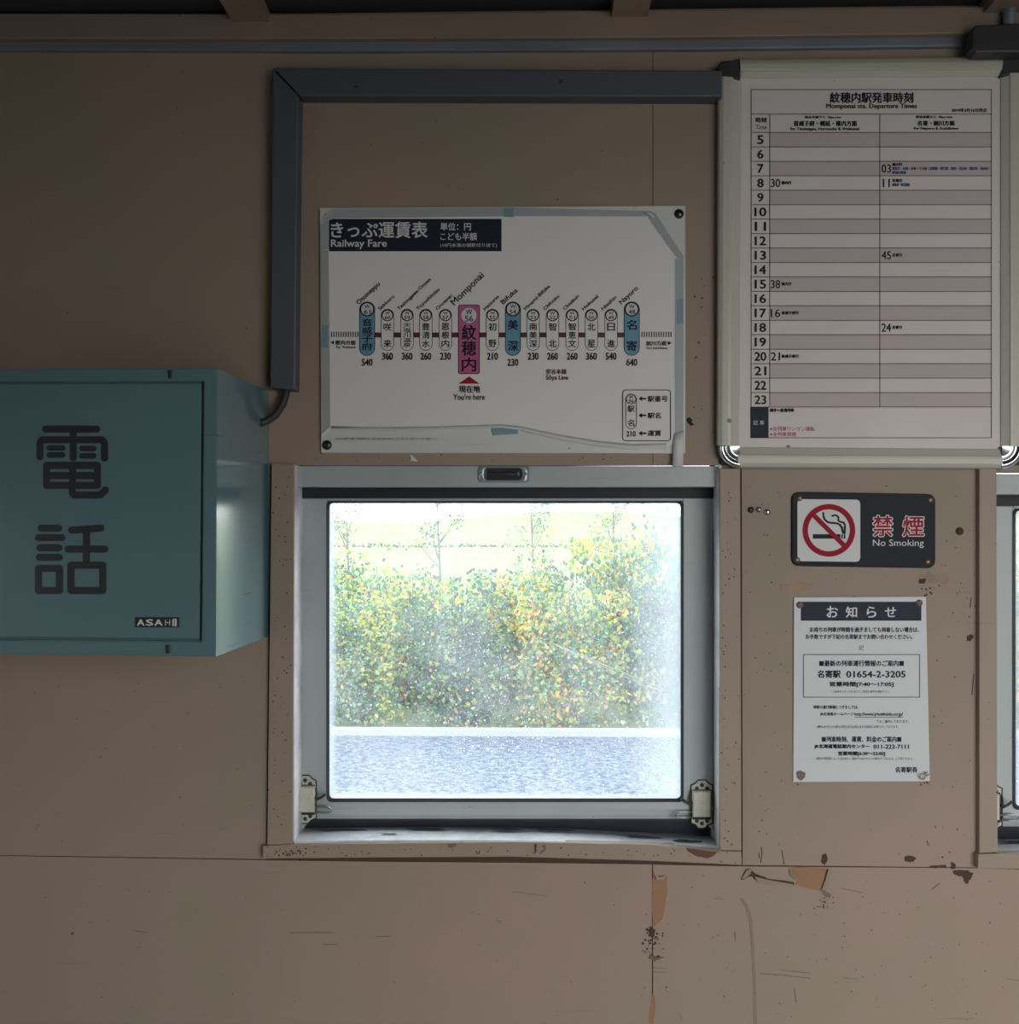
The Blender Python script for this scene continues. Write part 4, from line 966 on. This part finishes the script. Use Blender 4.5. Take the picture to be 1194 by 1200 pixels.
FR = [(-2.8,0,.95,'green bush of the near row, hidden left of the window'),(-1.75,0,.93,'green lime-tipped bush at the left edge of the window'),(-.70,2,.93,'greyish bush left of the window centre, near row'),
      (.35,1,.98,'orange and yellow autumn bush just right of the window centre, near row'),(1.40,2,1.16,'dark green bush at the right edge of the window, near row'),
      (2.45,1,1.0,'autumn bush of the near row behind the wall between both windows'),(3.5,0,1.0,'green bush of the near row left of the second window view'),(4.55,1,1.05,'autumn bush in the second window view'),(5.6,0,1.0,'green bush furthest right in the near row')]
for x, k, sz, lb in FR: place_shrub(k, x, y0, 1.0, sz, lb)
BK = [(-2.3,0,.95,'green bush of the back row at far left'),(-1.24,1,.95,'yellow-flecked bush of the back row left of centre'),(-.18,1,1.0,'pale autumn bush of the back row at the middle'),
      (.88,1,1.24,'tall orange-leaved bush of the back row right of the middle'),(1.94,0,1.22,'tall green bush of the back row at the right'),(3.0,2,1.1,'dark bush of the back row beyond the right edge'),(5.0,1,1.15,'autumn bush of the back row in the second window')]
for x, k, sz, lb in BK: place_shrub(k, x, y0+1.1, 1.0, sz*1.08, lb)
# low hedge far across the meadow
rnd_ = random.Random(3); bm = bmesh.new()
for i in range(900): leaf(bm, Vector((-40+rnd_.uniform(0,80), 74+rnd_.uniform(-.3,.3), -.28+abs(rnd_.gauss(0,.10)))), .12, rnd_)
fh = build('hedge', bm, leafmat('far_hedge_leaves', [(0,(.10,.12,.12)),(.5,(.14,.18,.12)),(.8,(.09,.10,.12))])); fh['kind'] = 'stuff'; fh['label'] = 'thin dark hedge line far across the meadow'; fh['category'] = 'hedge'
# young trees standing above the bushes and a far row
def tree(x, y, h, r, mat, label, zb=GZ):
    rnd = random.Random(int(x*10)); o = empty('tree', (x,y,zb), label, 'tree', 'trees beyond the bushes')
    st = bmesh.new(); tube(st, [(0,0,0),(.03,0,h*.5),(-.02,0,h)], [.016*h/2,.012*h/2,.005], 6)
    bm = bmesh.new()
    for k in range(12):
        z = h*rnd.uniform(.35,1); a = rnd.uniform(0,6.3); e2 = Vector((math.cos(a)*r*rnd.uniform(.4,1), math.sin(a)*r*.6, z+r*.5)); tube(st, [(0,0,z*.9), tuple(e2)], [.008,.003], 4)
        for _ in range(26): leaf(bm, e2+Vector((rnd.gauss(0,.14),rnd.gauss(0,.14),rnd.gauss(0,.14)))*r*1.6, .019, rnd)
    f = build('foliage', bm, mat); f.parent = o; f['kind'] = 'stuff'; s = build('trunk', st, BARK); s.parent = o
tree(-1.12, 10.35, 2.3, .26, LM[2], 'thin young tree with sparse leaves left of centre, second from left')
tree(-2.22, 10.5, 2.25, .22, LM[2], 'thin sapling with sparse leaves at the left edge of the window view')
tree(-.02, 11.1, 2.1, .28, LM[1], 'slim young tree with sparse leaves right of the middle, third from left')
tree(1.0, 11.2, 2.2, .3, LM[0], 'slim young tree rising from the bushes furthest right')
print('TRIS', sum(len(me.polygons) for me in bpy.data.meshes))
